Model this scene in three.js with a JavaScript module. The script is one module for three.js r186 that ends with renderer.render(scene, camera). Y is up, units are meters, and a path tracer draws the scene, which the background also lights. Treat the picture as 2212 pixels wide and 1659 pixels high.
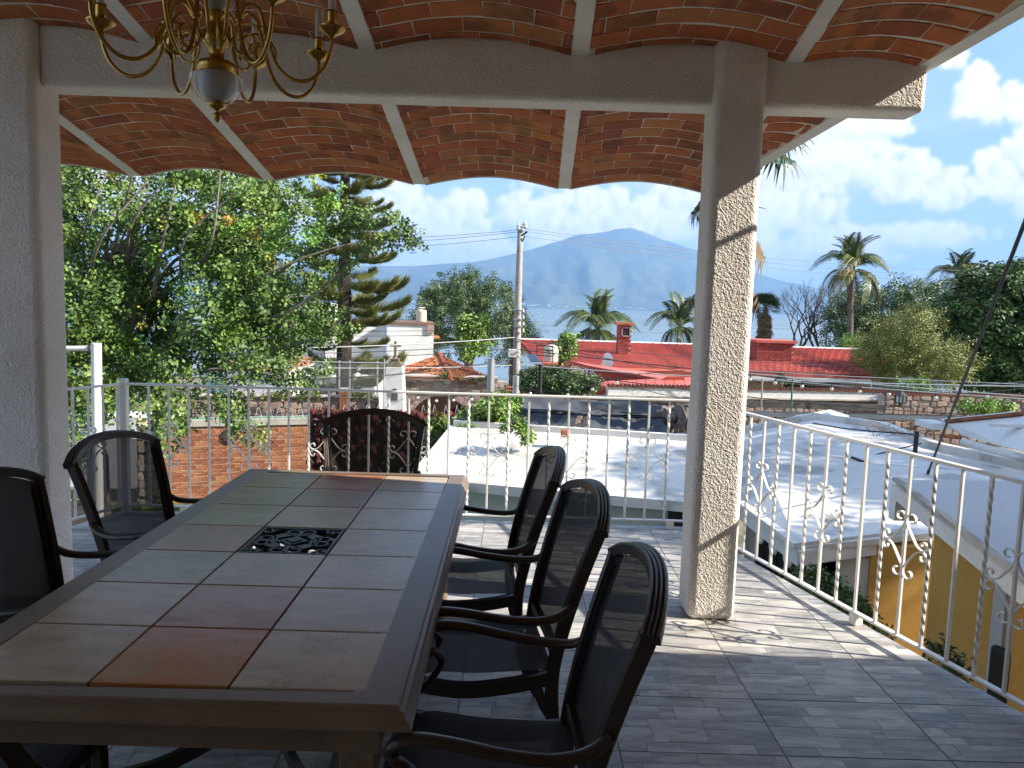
import * as THREE from 'three';
import { mergeGeometries, mergeVertices, toCreasedNormals } from 'three/addons/utils/BufferGeometryUtils.js';
import { RoundedBoxGeometry } from 'three/addons/geometries/RoundedBoxGeometry.js';

const V3 = (x, y, z) => new THREE.Vector3(x, y, z);
const { sin, cos, PI, sqrt, abs, min, max, floor, atan2, hypot } = Math;
function rng(seed) { let a = seed >>> 0; return () => { a = (a + 0x6D2B79F5) | 0; let t = Math.imul(a ^ (a >>> 15), 1 | a); t = (t + Math.imul(t ^ (t >>> 7), 61 | t)) ^ t; return ((t ^ (t >>> 14)) >>> 0) / 4294967296; }; }
const R = rng(7);
const rr = (a, b, f = R) => a + (b - a) * f();
const lerp = (a, b, t) => a + (b - a) * t;
const clamp = (x, a = 0, b = 1) => max(a, min(b, x));
const sstep = (a, b, x) => { const t = clamp((x - a) / (b - a)); return t * t * (3 - 2 * t); };
const hash2 = (x, y, s = 0) => { let h = Math.imul(x, 374761393) + Math.imul(y, 668265263) + Math.imul(s, 974634541); h = Math.imul(h ^ (h >>> 13), 1274126177); return ((h ^ (h >>> 16)) >>> 0) / 4294967296; };
function noise2(x, y, s = 0, px = 0, py = 0) {   // value noise, optionally periodic
  const xi = floor(x), yi = floor(y), fx = x - xi, fy = y - yi, u = fx * fx * (3 - 2 * fx), v = fy * fy * (3 - 2 * fy);
  const wx = (i) => px ? ((i % px) + px) % px : i, wy = (i) => py ? ((i % py) + py) % py : i;
  const a = hash2(wx(xi), wy(yi), s), b = hash2(wx(xi + 1), wy(yi), s), c = hash2(wx(xi), wy(yi + 1), s), d = hash2(wx(xi + 1), wy(yi + 1), s);
  return a + (b - a) * u + (c - a) * v + (a - b - c + d) * u * v;
}
function fbm(x, y, o = 5, s = 0, p = 0) { let f = 0, a = .5, q = p; for (let i = 0; i < o; i++) { f += a * noise2(x, y, s + i, q, q); x *= 2; y *= 2; q *= 2; a *= .5; } return f; }

// ---------- camera ----------
const scene = new THREE.Scene();
const camera = new THREE.PerspectiveCamera(2 * Math.atan(1440 / 2885) * 180 / PI, 4 / 3, .05, 40000);
const EYE = V3(0, 1.62, 0), PITCH = 5.9 * PI / 180, ROLL = 1.7 * PI / 180;
camera.position.copy(EYE); camera.rotation.order = 'YXZ'; camera.rotation.set(-PITCH, 0, ROLL);
camera.updateMatrixWorld();
// a point seen at (u, v) of a 2212 x 1659 view, z metres in front of the terrace
function at(u, v, depth) {
  const d = V3((u - 1106) / 1661.9, -(v - 829.5) / 1661.9, -1).applyQuaternion(camera.quaternion);
  return d.multiplyScalar(-depth / d.z).add(EYE);
}
function atY(u, v, y) { const d = V3((u - 1106) / 1661.9, -(v - 829.5) / 1661.9, -1).applyQuaternion(camera.quaternion); return d.multiplyScalar((y - EYE.y) / d.y).add(EYE); }

// ---------- sun and sky ----------
const SUN = V3(1, .65, .18).normalize();
const EXPOSURE = 2.8, SUN_I = 4.8;
const renderer = new THREE.WebGLRenderer({ antialias: true });
renderer.toneMapping = THREE.LinearToneMapping; renderer.toneMappingExposure = EXPOSURE;
renderer.outputColorSpace = THREE.SRGBColorSpace;
renderer.shadowMap.enabled = true; renderer.shadowMap.type = THREE.PCFSoftShadowMap;
const sun = new THREE.DirectionalLight(new THREE.Color(1, .91, .78), SUN_I);
sun.position.copy(SUN).multiplyScalar(120); sun.castShadow = true; sun.shadow.radius = 1;
Object.assign(sun.shadow.camera, { left: -60, right: 60, top: 60, bottom: -60, near: 1, far: 400 }); sun.shadow.mapSize.set(4096, 4096);
scene.add(sun, sun.target);
const FOG = new THREE.Color(.30, .56, 1.0), FOGD = .000105;

{ // computed daylight sky: air and cumulus
  const W = 2048, H = 1024, px = new Float32Array(W * H * 4), RD = 180 / PI;
  for (let j = 0; j < H; j++) for (let i = 0; i < W; i++) {
    const el = ((j + .5) / H - .5) * 180, phi = ((i + .5) / W - .5) * 2 * PI;   // u = atan2(z, x) / 2pi + .5
    let az = atan2(cos(phi), -sin(phi)) * RD; az = atan2(cos(phi), -sin(phi)) * RD;
    const e = max(el, 0), t = 1 - Math.exp(-e / 17), t2 = 1 - Math.exp(-e / 5);
    let r = lerp(lerp(.82, .52, t2), .15, t), g = lerp(lerp(.92, .74, t2), .37, t), b = lerp(lerp(1.02, 1.0, t2), .80, t);
    const ca = cos(el / RD), dx = ca * cos(phi), dz = ca * sin(phi), dy = sin(el / RD), mu = dx * SUN.x + dy * SUN.y + dz * SUN.z;
    const glow = .55 * max(0, mu) ** 8 + .9 * max(0, mu) ** 60; r += glow * .9; g += glow * .82; b += glow * .62;
    if (el > -1) {
      // thin high veil, made stronger out of view to whiten the skylight
      const veil = clamp((fbm(az * .07 + 11, el * .21 + 3, 5, 60) - .37) * 2.6) * (abs(az) < 40 ? .6 : .8) * sstep(1, 7, el) * (abs(az) < 40 ? 1 - .75 * sstep(13, 22, el) * sstep(10, 24, az) : 1);
      r = lerp(r, .84, veil); g = lerp(g, .88, veil); b = lerp(b, .95, veil);
    }
    if (el < 0) { const d = sstep(0, -8, el); r = lerp(r, .10, d); g = lerp(g, .12, d); b = lerp(b, .11, d); }
    const k = (j * W + i) * 4; px[k] = r; px[k + 1] = g; px[k + 2] = b; px[k + 3] = 1;
  }
  // cumulus: each cloud is a heap of puffs lit from the sun's side. [azimuth (0 ahead, + right), base elevation, half width, height, puff size, opacity]
  const CL = [[-9, 2.0, 6, 3.0, .7, .8], [-4.6, 2.4, 4.4, 6.6, .85, 1], [-8.4, 4.2, 3.6, 5.2, .8, .9], [-1.6, 3.0, 2.2, 2.2, .5, .8], [3.4, 2.8, 3.4, 6.8, .8, 1], [6.2, 4.6, 3.6, 5.0, .75, .95], [.4, 5.6, 2.4, 3.4, .6, .7], [1.9, 8.4, 3.6, 1.6, .5, .5], [9.8, 4.8, 3.4, 4.4, .7, .85], [12.6, 7.0, 3.4, 3.4, .6, .7],
    [8.5, 3.2, 4, 1.3, .45, .4], [-2.5, 1.7, 7, .8, .35, .4], [16.0, 2.6, 3.8, 6.8, .8, .8], [19.0, 5.8, 3.8, 4.8, .75, .75], [15.4, 9.0, 4.2, 2.2, .7, .55], [20.6, 9.4, 3.8, 3.2, .8, .55], [18.2, 2.6, 4, 1.6, .5, .5], [21.6, 8.0, .8, 1.1, .32, .8], [25.1, 7.4, 1.0, 2.2, .4, .85], [23.5, 3.4, 3.6, 1.0, .35, .4],
    [26.6, 7.4, 1.9, 4.0, .5, 1], [25.3, 11.6, .9, 1.5, .36, .95], [28.9, 6.8, 1.7, 3.0, .5, .85], [31.2, 7.2, 2.2, 4.2, .55, 1], [33.6, 8.4, 2.6, 4.6, .6, 1], [29.6, 12.2, 1.5, 3.8, .5, 1], [28.2, 15.2, .75, 2.4, .36, 1], [31.6, 11.8, 2.2, 2.6, .5, .9], [28.4, 4.6, 3, 1.0, .35, .45], [36, 5, 4, 6, .8, .9],
    [22.5, 3.6, 5, 3.0, .6, .55], [24, 8.6, 3.4, 3.6, .7, .5], [19, 11.8, 6, 2.4, .8, .6], [27.5, 4.4, 5, 2.0, .5, .55], [31, 2.2, 5, 1.4, .4, .5], [23.5, 11.4, 2.6, 1.6, .5, .5], [-15, 3, 4, 5, .8, .9], [-21, 4, 4, 7, .9, .9], [-29, 4, 5, 8, 1, .95], [-37, 5, 5, 7, 1, .9]];
  const q = rng(41);
  for (let i = 0; i < 44; i++) { const az = 42 + i * 6.5 + rr(-3, 3, q); CL.push([az > 180 ? az - 360 : az, rr(3, 12, q), rr(2.5, 6, q), rr(2, 7, q), rr(.5, 1, q), rr(.6, 1, q)]); }
  for (let i = 0; i < 34; i++) { const az = 40 + rr(0, 280, q); CL.push([az > 180 ? az - 360 : az, rr(18, 62, q), rr(4, 9, q), rr(2.5, 6, q), rr(.9, 1.5, q), rr(.6, .95, q)]); }  // high clouds out of view, added to brighten and whiten the skylight
  const L = V3(.74, .50, .45).normalize(), PD = W / 360;
  for (const [az, base, hw, ht, ps, op] of CL) {
    const n = Math.ceil(26 + hw * ht / (ps * ps) * 2.6), puffs = [];
    for (let k = 0; k < n; k++) { const u = (q() + q() + q()) / 1.5 - 1, top = ht * (1 - u * u * .9) * (.62 + .38 * noise2(u * 3 + az, 5.5, 3)), y = q() ** .8 * top; puffs.push([az + u * hw, base + y, ps * rr(.55, 1.25, q) * (1 - .35 * y / ht), y / ht]); }
    puffs.sort((a, b) => (b[1] + rr(-.6, .6, q)) - (a[1] + rr(-.6, .6, q)));
    for (const [x, y, r, hy] of puffs) {
      const ch = 1 / max(.3, cos(y / RD)), xs = az + (x - az) * ch, ci = (xs + 90) / 360 * W, cj = (y / 180 + .5) * H, R2 = r * PD * 1.5;
      for (let j = floor(cj - R2); j <= cj + R2; j++) for (let i = floor(ci - R2 * ch); i <= ci + R2 * ch; i++) {
        const a0 = i / W * 360 - 90, e0 = (j / H - .5) * 180, wob = fbm(a0 / ch * 1.3 + x, e0 * 1.3, 4, 7) - .47, dx = (a0 - xs) / r / ch, dy = (e0 - y) / r, d = hypot(dx, dy) + wob * 1.15;
        if (d > 1.02 || j < 0 || j >= H) continue;
        const a = sstep(1.02, .62, d) * op * sstep(0, .16, hy + .05) * .9 * sstep(.8, 2.2, e0), nz = sqrt(max(0, 1 - dx * dx - dy * dy)), kk = clamp(.52 + .46 * (dx * L.x + dy * L.y + nz * L.z) + wob * .55 + .16 * (hy - .5));
        const hz = .35 * Math.exp(-max(0, e0 - 1) / 2.5) + .05, c = [lerp(lerp(.56, 1.30, kk), .86, hz), lerp(lerp(.645, 1.22, kk), .93, hz), lerp(lerp(.80, 1.10, kk), 1.0, hz)], k = (j * W + ((i % W) + W) % W) * 4;
        for (let m = 0; m < 3; m++) px[k + m] = lerp(px[k + m], c[m], a);
      }
    }
  }
  const SK = .49; for (let k = 0; k < px.length; k++) if (k % 4 < 3) px[k] *= SK;

  const sky = new THREE.DataTexture(px, W, H, THREE.RGBAFormat, THREE.FloatType);
  sky.mapping = THREE.EquirectangularReflectionMapping; sky.magFilter = sky.minFilter = THREE.LinearFilter; sky.wrapS = THREE.RepeatWrapping; sky.colorSpace = THREE.LinearSRGBColorSpace; sky.needsUpdate = true;
  scene.background = sky; scene.environment = sky;
}

// ---------- textures ----------
function dataTex(n, fn, { rep = 1, srgb = false } = {}) {
  const d = new Uint8Array(n * n * 4);
  for (let j = 0; j < n; j++) for (let i = 0; i < n; i++) { const c = fn(i / n, j / n), k = (j * n + i) * 4; if (typeof c === 'number') d[k] = d[k + 1] = d[k + 2] = 255 * clamp(c); else { d[k] = 255 * clamp(c[0]); d[k + 1] = 255 * clamp(c[1]); d[k + 2] = 255 * clamp(c[2]); } d[k + 3] = c.length === 4 ? 255 * clamp(c[3]) : 255; }
  const t = new THREE.DataTexture(d, n, n); t.wrapS = t.wrapT = THREE.RepeatWrapping; t.magFilter = THREE.LinearFilter; t.minFilter = THREE.LinearMipmapLinearFilter; t.generateMipmaps = true; t.repeat.set(rep, rep); if (srgb) t.colorSpace = THREE.SRGBColorSpace; t.needsUpdate = true; return t;
}
const lin2s = (x) => x <= .0031308 ? 12.92 * x : 1.055 * x ** (1 / 2.4) - .055;
const tint = (c, v) => [lin2s(c[0] * v), lin2s(c[1] * v), lin2s(c[2] * v)];
const colTex = (n, fn, rep = 1) => dataTex(n, (u, v) => { const c = fn(u, v); return [lin2s(clamp(c[0])), lin2s(clamp(c[1])), lin2s(clamp(c[2]))]; }, { rep, srgb: true });
const std = (o) => new THREE.MeshStandardMaterial({ roughness: .8, metalness: 0, ...o });
const C = (r, g, b) => new THREE.Color().setRGB(r, g, b);
// mottled colour with grain: amp coarse, fine
const mottle = (c, c2, p = 4, n = 256, rep = 1, seed = 0, k = 1) => colTex(n, (u, v) => { const t = clamp((fbm(u * p, v * p, 5, seed, p) - .5) * 2.4 * k + .5), f = .93 + .14 * hash2(floor(u * n), floor(v * n), seed); return [lerp(c[0], c2[0], t) * f, lerp(c[1], c2[1], t) * f, lerp(c[2], c2[2], t) * f]; }, rep);

// ---------- geometry helpers ----------
function boxUV(g, s = 1) {  // uv in metres from the face direction
  g = g.index ? g.toNonIndexed() : g; if (!g.attributes.normal) g.computeVertexNormals();
  const p = g.attributes.position, n = g.attributes.normal, uv = new Float32Array(p.count * 2);
  for (let i = 0; i < p.count; i += 3) {
    let nx = 0, ny = 0, nz = 0; for (let k = 0; k < 3; k++) { nx += n.getX(i + k); ny += n.getY(i + k); nz += n.getZ(i + k); }
    nx = abs(nx); ny = abs(ny); nz = abs(nz);
    for (let k = 0; k < 3; k++) { const x = p.getX(i + k), y = p.getY(i + k), z = p.getZ(i + k); let a, b; if (ny >= nx && ny >= nz) { a = x; b = z; } else if (nx >= nz) { a = z; b = y; } else { a = x; b = y; } uv[(i + k) * 2] = a * s; uv[(i + k) * 2 + 1] = b * s; }
  }
  g.setAttribute('uv', new THREE.BufferAttribute(uv, 2)); return g;
}
const strip = (g) => { g = g.index ? g.toNonIndexed() : g; for (const k of Object.keys(g.attributes)) if (!['position', 'normal', 'uv', 'color'].includes(k)) g.deleteAttribute(k); if (!g.attributes.uv) g.setAttribute('uv', new THREE.BufferAttribute(new Float32Array(g.attributes.position.count * 2), 2)); return g; };
const merge = (a) => { a = a.map(strip); const hasC = a.some((g) => g.attributes.color); if (hasC) a.forEach((g) => { if (!g.attributes.color) g.setAttribute('color', new THREE.BufferAttribute(new Float32Array(g.attributes.position.count * 3).fill(1), 3)); }); return mergeGeometries(a); };
const box = (w, h, d, x = 0, y = 0, z = 0, r = 0) => { const g = r ? new RoundedBoxGeometry(w, h, d, 2, r) : new THREE.BoxGeometry(w, h, d); g.translate(x, y, z); return g; };
const boxB = (x0, x1, y0, y1, z0, z1, r = 0) => box(x1 - x0, y1 - y0, z1 - z0, (x0 + x1) / 2, (y0 + y1) / 2, (z0 + z1) / 2, r);
const cylTo = (a, b, r0, r1 = r0, n = 8) => { const d = b.clone().sub(a), g = new THREE.CylinderGeometry(r1, r0, d.length(), n, 1); g.applyQuaternion(new THREE.Quaternion().setFromUnitVectors(V3(0, 1, 0), d.clone().normalize())); const m = a.clone().add(b).multiplyScalar(.5); g.translate(m.x, m.y, m.z); return g; };
const curve = (pts) => new THREE.CatmullRomCurve3(pts.map((p) => p.isVector3 ? p : V3(...p)), false, 'centripetal');
const tube = (pts, r, n = 24, m = 6) => new THREE.TubeGeometry(curve(pts), n, r, m, false);
// taper tube through points with radii
function taper(pts, r0, r1, n = 12, m = 6) { const c = curve(pts), P = []; for (let i = 0; i <= n; i++) P.push(c.getPoint(i / n)); const prof = []; for (let k = 0; k < m; k++) prof.push([cos(k / m * 2 * PI), sin(k / m * 2 * PI)]); return sweep(prof, P, { scale: (t) => lerp(r0, r1, t), smooth: true }); }
// sweep a closed 2-D profile [side, up] along points; up is a hint direction
function sweep(prof, pts, { up = V3(0, 1, 0), scale = () => 1, closed = false, smooth = false, caps = true, crease = .6 } = {}) {
  const n = pts.length, m = prof.length, pos = [], idx = []; let lastS = null;
  for (let i = 0; i < n; i++) {
    const a = pts[closed ? (i - 1 + n) % n : max(0, i - 1)], b = pts[closed ? (i + 1) % n : min(n - 1, i + 1)], T = b.clone().sub(a).normalize();
    let S = up.clone().cross(T); if (S.lengthSq() < 1e-5) S = lastS ? lastS.clone() : V3(1, 0, 0).cross(T); S.normalize(); lastS = S; const U = T.clone().cross(S);
    const k = scale(n > 1 ? i / (n - 1) : 0);
    // mitre factor
    let mf = 1; if (i > 0 && i < n - 1 || closed) { const d1 = pts[i].clone().sub(pts[(i - 1 + n) % n]).normalize(); const c = d1.dot(T); if (c > .3) mf = min(1 / c, 1.6); }
    for (const [x, y] of prof) { const sx = Array.isArray(k) ? k[0] : k, sy = Array.isArray(k) ? k[1] : k; pos.push(...pts[i].clone().addScaledVector(S, x * sx * mf).addScaledVector(U, y * sy).toArray()); }
  }
  const L = closed ? n : n - 1;
  for (let i = 0; i < L; i++) for (let k = 0; k < m; k++) { const a = i * m + k, b = i * m + (k + 1) % m, c = ((i + 1) % n) * m + k, d = ((i + 1) % n) * m + (k + 1) % m; idx.push(a, b, c, b, d, c); }
  if (caps && !closed) { for (let k = 1; k < m - 1; k++) { idx.push(0, k + 1, k); const o = (n - 1) * m; idx.push(o, o + k, o + k + 1); } }
  const g = new THREE.BufferGeometry(); g.setAttribute('position', new THREE.Float32BufferAttribute(pos, 3)); g.setIndex(idx);
  if (smooth) { g.computeVertexNormals(); return strip(g); }
  return strip(toCreasedNormals(g, crease));
}
const rect = (w, h) => [[-w / 2, -h / 2], [w / 2, -h / 2], [w / 2, h / 2], [-w / 2, h / 2]];
const oval = (w, h, n = 10) => Array.from({ length: n }, (_, i) => [cos(i / n * 2 * PI) * w / 2, sin(i / n * 2 * PI) * h / 2]);
const lathe = (pts, n = 24) => new THREE.LatheGeometry(pts.map((p) => new THREE.Vector2(...p)), n);
const samp = (pts, n = 40) => { const c = curve(pts), o = []; for (let i = 0; i <= n; i++) o.push(c.getPoint(i / n)); return o; };
function paint(g, c) { const n = g.attributes.position.count, a = new Float32Array(n * 3); for (let i = 0; i < n; i++) a.set(c, i * 3); g.setAttribute('color', new THREE.BufferAttribute(a, 3)); return g; }
function poly(pts3, thick, dirn) { // thick slab over a planar polygon: top given by pts3, extruded along dirn * thick
  const n = pts3.length, pos = [], q = pts3.map((p) => p.clone().addScaledVector(dirn, thick)); const tri = (a, b, c) => pos.push(...a.toArray(), ...b.toArray(), ...c.toArray());
  for (let i = 1; i < n - 1; i++) { tri(pts3[0], pts3[i], pts3[i + 1]); tri(q[0], q[i + 1], q[i]); }
  for (let i = 0; i < n; i++) { const j = (i + 1) % n; tri(pts3[i], q[i], pts3[j]); tri(pts3[j], q[i], q[j]); }
  const g = new THREE.BufferGeometry(); g.setAttribute('position', new THREE.Float32BufferAttribute(pos, 3)); g.computeVertexNormals(); return boxUV(g);
}

// ---------- naming ----------
const used = {};
const numbered = (n) => { const k = used[n] = (used[n] ?? -1) + 1; return k ? n + '_' + String(k).padStart(3, '0') : n; };
function tag(o, label, category, group) { o.userData.label = label; o.userData.category = category; if (group) o.userData.group = group; return o; }
function thing(name, label, category, pos = null, turn = 0, group) { const o = new THREE.Group(); o.name = numbered(name); scene.add(o); if (pos) o.position.set(...(pos.isVector3 ? pos.toArray() : pos)); o.rotation.y = turn; return tag(o, label, category, group); }
function part(name, geo, mat, parent) { const m = new THREE.Mesh(Array.isArray(geo) ? merge(geo) : geo, mat); m.name = name; m.castShadow = m.receiveShadow = true; parent.add(m); return m; }
function solo(name, geo, mat, label, category, group) { const m = part(numbered(name), geo, mat, scene); return tag(m, label, category, group); }
function struct(name, geo, mat) { const m = part(numbered(name), geo, mat, scene); m.userData.kind = 'structure'; return m; }
function structG(name) { const o = new THREE.Group(); o.name = numbered(name); o.userData.kind = 'structure'; scene.add(o); return o; }
// turn a finished thing about a vertical line through (x, z)
function pivot(t, x, z, a) { t.rotation.y = a; const p = V3(x, 0, z), q = p.clone().applyAxisAngle(V3(0, 1, 0), a); t.position.set(p.x - q.x, 0, p.z - q.z); }
function dup(src, label, pos, turn, name) { const r = src.clone(); r.name = numbered(name ?? src.name.replace(/_\d{3}$/, '')); r.userData = { ...src.userData }; if (label) r.userData.label = label; if (pos) r.position.set(...(pos.isVector3 ? pos.toArray() : pos)); if (turn !== undefined) r.rotation.y = turn; scene.add(r); return r; }
function inst(name, geo, mat, mats, parent, cols) { const m = new THREE.InstancedMesh(geo, mat, mats.length); mats.forEach((x, i) => { m.setMatrixAt(i, x); if (cols) m.setColorAt(i, cols[i]); }); m.name = name; m.castShadow = m.receiveShadow = true; (parent ?? scene).add(m); return m; }

// =================== TERRACE ===================
const stuccoBump = dataTex(1024, (u, v) => { const a = fbm(u * 120, v * 120, 2, 60, 120), b = fbm(u * 70, v * 70, 4, 64, 70), c = fbm(u * 9, v * 9, 3, 68, 9), h = noise2(u * 256, v * 256, 71, 256, 256); return clamp(a * (.5 + .5 * c) + b * .35 + h * .3 - .12); }, { rep: 1.0 });
const stuccoCol = mottle([.74, .69, .625], [.83, .79, .735], 5, 256, .7, 3);
const M = {};
M.stucco = std({ map: stuccoCol, bumpMap: stuccoBump, bumpScale: .0085, roughness: .93 });
M.plaster = std({ map: mottle([.70, .68, .64], [.80, .78, .745], 5, 256, .6, 13), bumpMap: stuccoBump, bumpScale: .0025, roughness: .9 });
M.whiteRib = std({ map: mottle([.70, .68, .63], [.78, .765, .72], 6, 256, 1, 23), roughness: .75 });
M.railWhite = std({ map: mottle([.72, .71, .67], [.82, .81, .78], 6, 128, 3, 33), roughness: .42 });
M.mortar = std({ map: mottle([.60, .53, .43], [.76, .69, .58], 9, 256, 2, 43), roughness: .95 });
const dark = std({ color: C(.02, .02, .02), roughness: .9 });

// ---- floor: porcelain tiles, each moulded as staggered slats ----
const RD0 = V3(1.347, 0, -5.55), RDIR = V3(.289, 0, .957).normalize(), ZF = -5.57;   // right railing line, front railing
const LC = V3(-2.83, 0, ZF), LDIR = V3(-.36, 0, .93).normalize();
function clip(P, nx, nz, c) { const o = []; for (let i = 0; i < P.length; i++) { const a = P[i], b = P[(i + 1) % P.length], da = a[0] * nx + a[1] * nz - c, db = b[0] * nx + b[1] * nz - c; if (da <= 0) o.push(a); if (da * db < 0) { const t = da / (da - db); o.push([a[0] + (b[0] - a[0]) * t, a[1] + (b[1] - a[1]) * t]); } } return o; }
const nR = [RDIR.z, -RDIR.x], cR = RD0.x * nR[0] + RD0.z * nR[1] + .045, nL = [-LDIR.z, LDIR.x], cL = LC.x * nL[0] + LC.z * nL[1] + .06;
const clipFloor = (P) => clip(clip(clip(P, nR[0], nR[1], cR), nL[0], nL[1], cL), 0, -1, -(ZF - .065));
const floorG = structG('terrace_floor');
{
  let P = clipFloor([[-6, -7], [6, -7], [6, 2.6], [-6, 2.6]]).map(([x, z]) => V3(x, -.0065, z)).reverse();
  part('slab', poly(P, .32, V3(0, -1, 0)), M.plaster, floorG);
  const grain = colTex(512, (u, v) => { const s = fbm(u * 5 + fbm(u * 6, v * 6, 3, 8, 6) * .8, v * 18, 5, 5, 0), t = clamp((s - .48) * 2.6 + .5), w = sstep(.63, .72, fbm(u * 9, v * 9, 5, 77, 9)) * .25; const c = lerp(.58, 1, t) + w; return [c, c, c * 1.0]; }, 1.7);
  const mat = [0, 1, 2, 3].map((i) => { const m = grain.clone(); m.offset.set(i * .27, i * .61); m.needsUpdate = true; return std({ map: m, vertexColors: true, roughness: .5 }); });
  const q = rng(31), tw = .6105, td = .4085, g0 = .0022, tones = [[.45, .44, .425], [.39, .385, .375], [.50, .48, .45], [.33, .33, .33], [.43, .415, .40], [.55, .525, .49], [.40, .385, .37]];
  for (let iz = -7; iz < 15; iz++) for (let ix = -9; ix < 4; ix++) {
    const x0 = 1.045 + ix * tw, z0 = -3.085 + iz * td; if (z0 > 2.4) continue;
    const pos = [], col = [], uv = [], far = z0 > -.9;
    // courses of the tile
    let z = z0 + g0; const hs = []; let rem = td - 2 * g0; while (rem > .001) { let h = pickH(q); if (rem - h < .028) h = rem; hs.push(h); rem -= h; }
    const zc = [...hs]; let k0 = 0;
    for (const h of zc) {
      let x = x0 + g0, L = tw - 2 * g0; let first = rr(.06, .3, q);
      while (L > .001) {
        let w = first || rr(.18, .44, q); first = 0; if (L - w < .07) w = L;
        const tone = tones[floor(q() * tones.length)], k = rr(.9, 1.1, q), e = .0009, dy = q() * .0009;
        const b = clipFloor([[x + e, z + e], [x + w - e, z + e], [x + w - e, z + h - e], [x + e, z + h - e]]);
        if (b.length > 2) {
          const y = -dy, ou = q(), ov = q(), c = tone.map((t) => t * k);
          const T = (A, B, D) => { for (const [p, yy] of [A, B, D]) { pos.push(p[0], yy, p[1]); col.push(...c); uv.push(p[0] + ou, p[1] + ov); } };
          for (let i = 1; i < b.length - 1; i++) T([b[0], y], [b[i + 1], y], [b[i], y]);
          if (!far) for (let i = 0; i < b.length; i++) { const j = (i + 1) % b.length; T([b[i], y], [b[j], y], [b[i], -.006]); T([b[j], y], [b[j], -.006], [b[i], -.006]); }
        }
        x += w; L -= w;
      }
      z += h;
    }
    if (!pos.length) continue;
    const g = new THREE.BufferGeometry(); g.setAttribute('position', new THREE.Float32BufferAttribute(pos, 3)); g.setAttribute('color', new THREE.Float32BufferAttribute(col, 3)); g.setAttribute('uv', new THREE.Float32BufferAttribute(uv, 2)); g.computeVertexNormals();
    part('floor_tile', g, mat[floor(q() * 4)], floorG);
  }
  function pickH(f) { return [.05, .066, .082, .10, .06, .075][floor(f() * 6)]; }
}

// ---- columns and beam ----
function column(label, x0, x1) { const t = solo('column', boxUV(new RoundedBoxGeometry(x1 - x0, 3.0, .25, 4, .045).translate((x0 + x1) / 2, 1.49, -4.025)), M.stucco, label, 'column'); return t; }
column('rough white stucco column beside the nearest sunlit floor, carrying the right of the beam', .957, 1.21);
column('pale stucco column at the left edge, in shade behind the left chairs', -2.68, -2.395);
{
  const g = new RoundedBoxGeometry(4.43, .306, .19, 4, .03); g.translate(-.195, 2.787, -4.055);
  solo('roof_beam', boxUV(g), M.stucco, 'long white stucco beam under the brick roof, across the two columns', 'beam');
}

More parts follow.
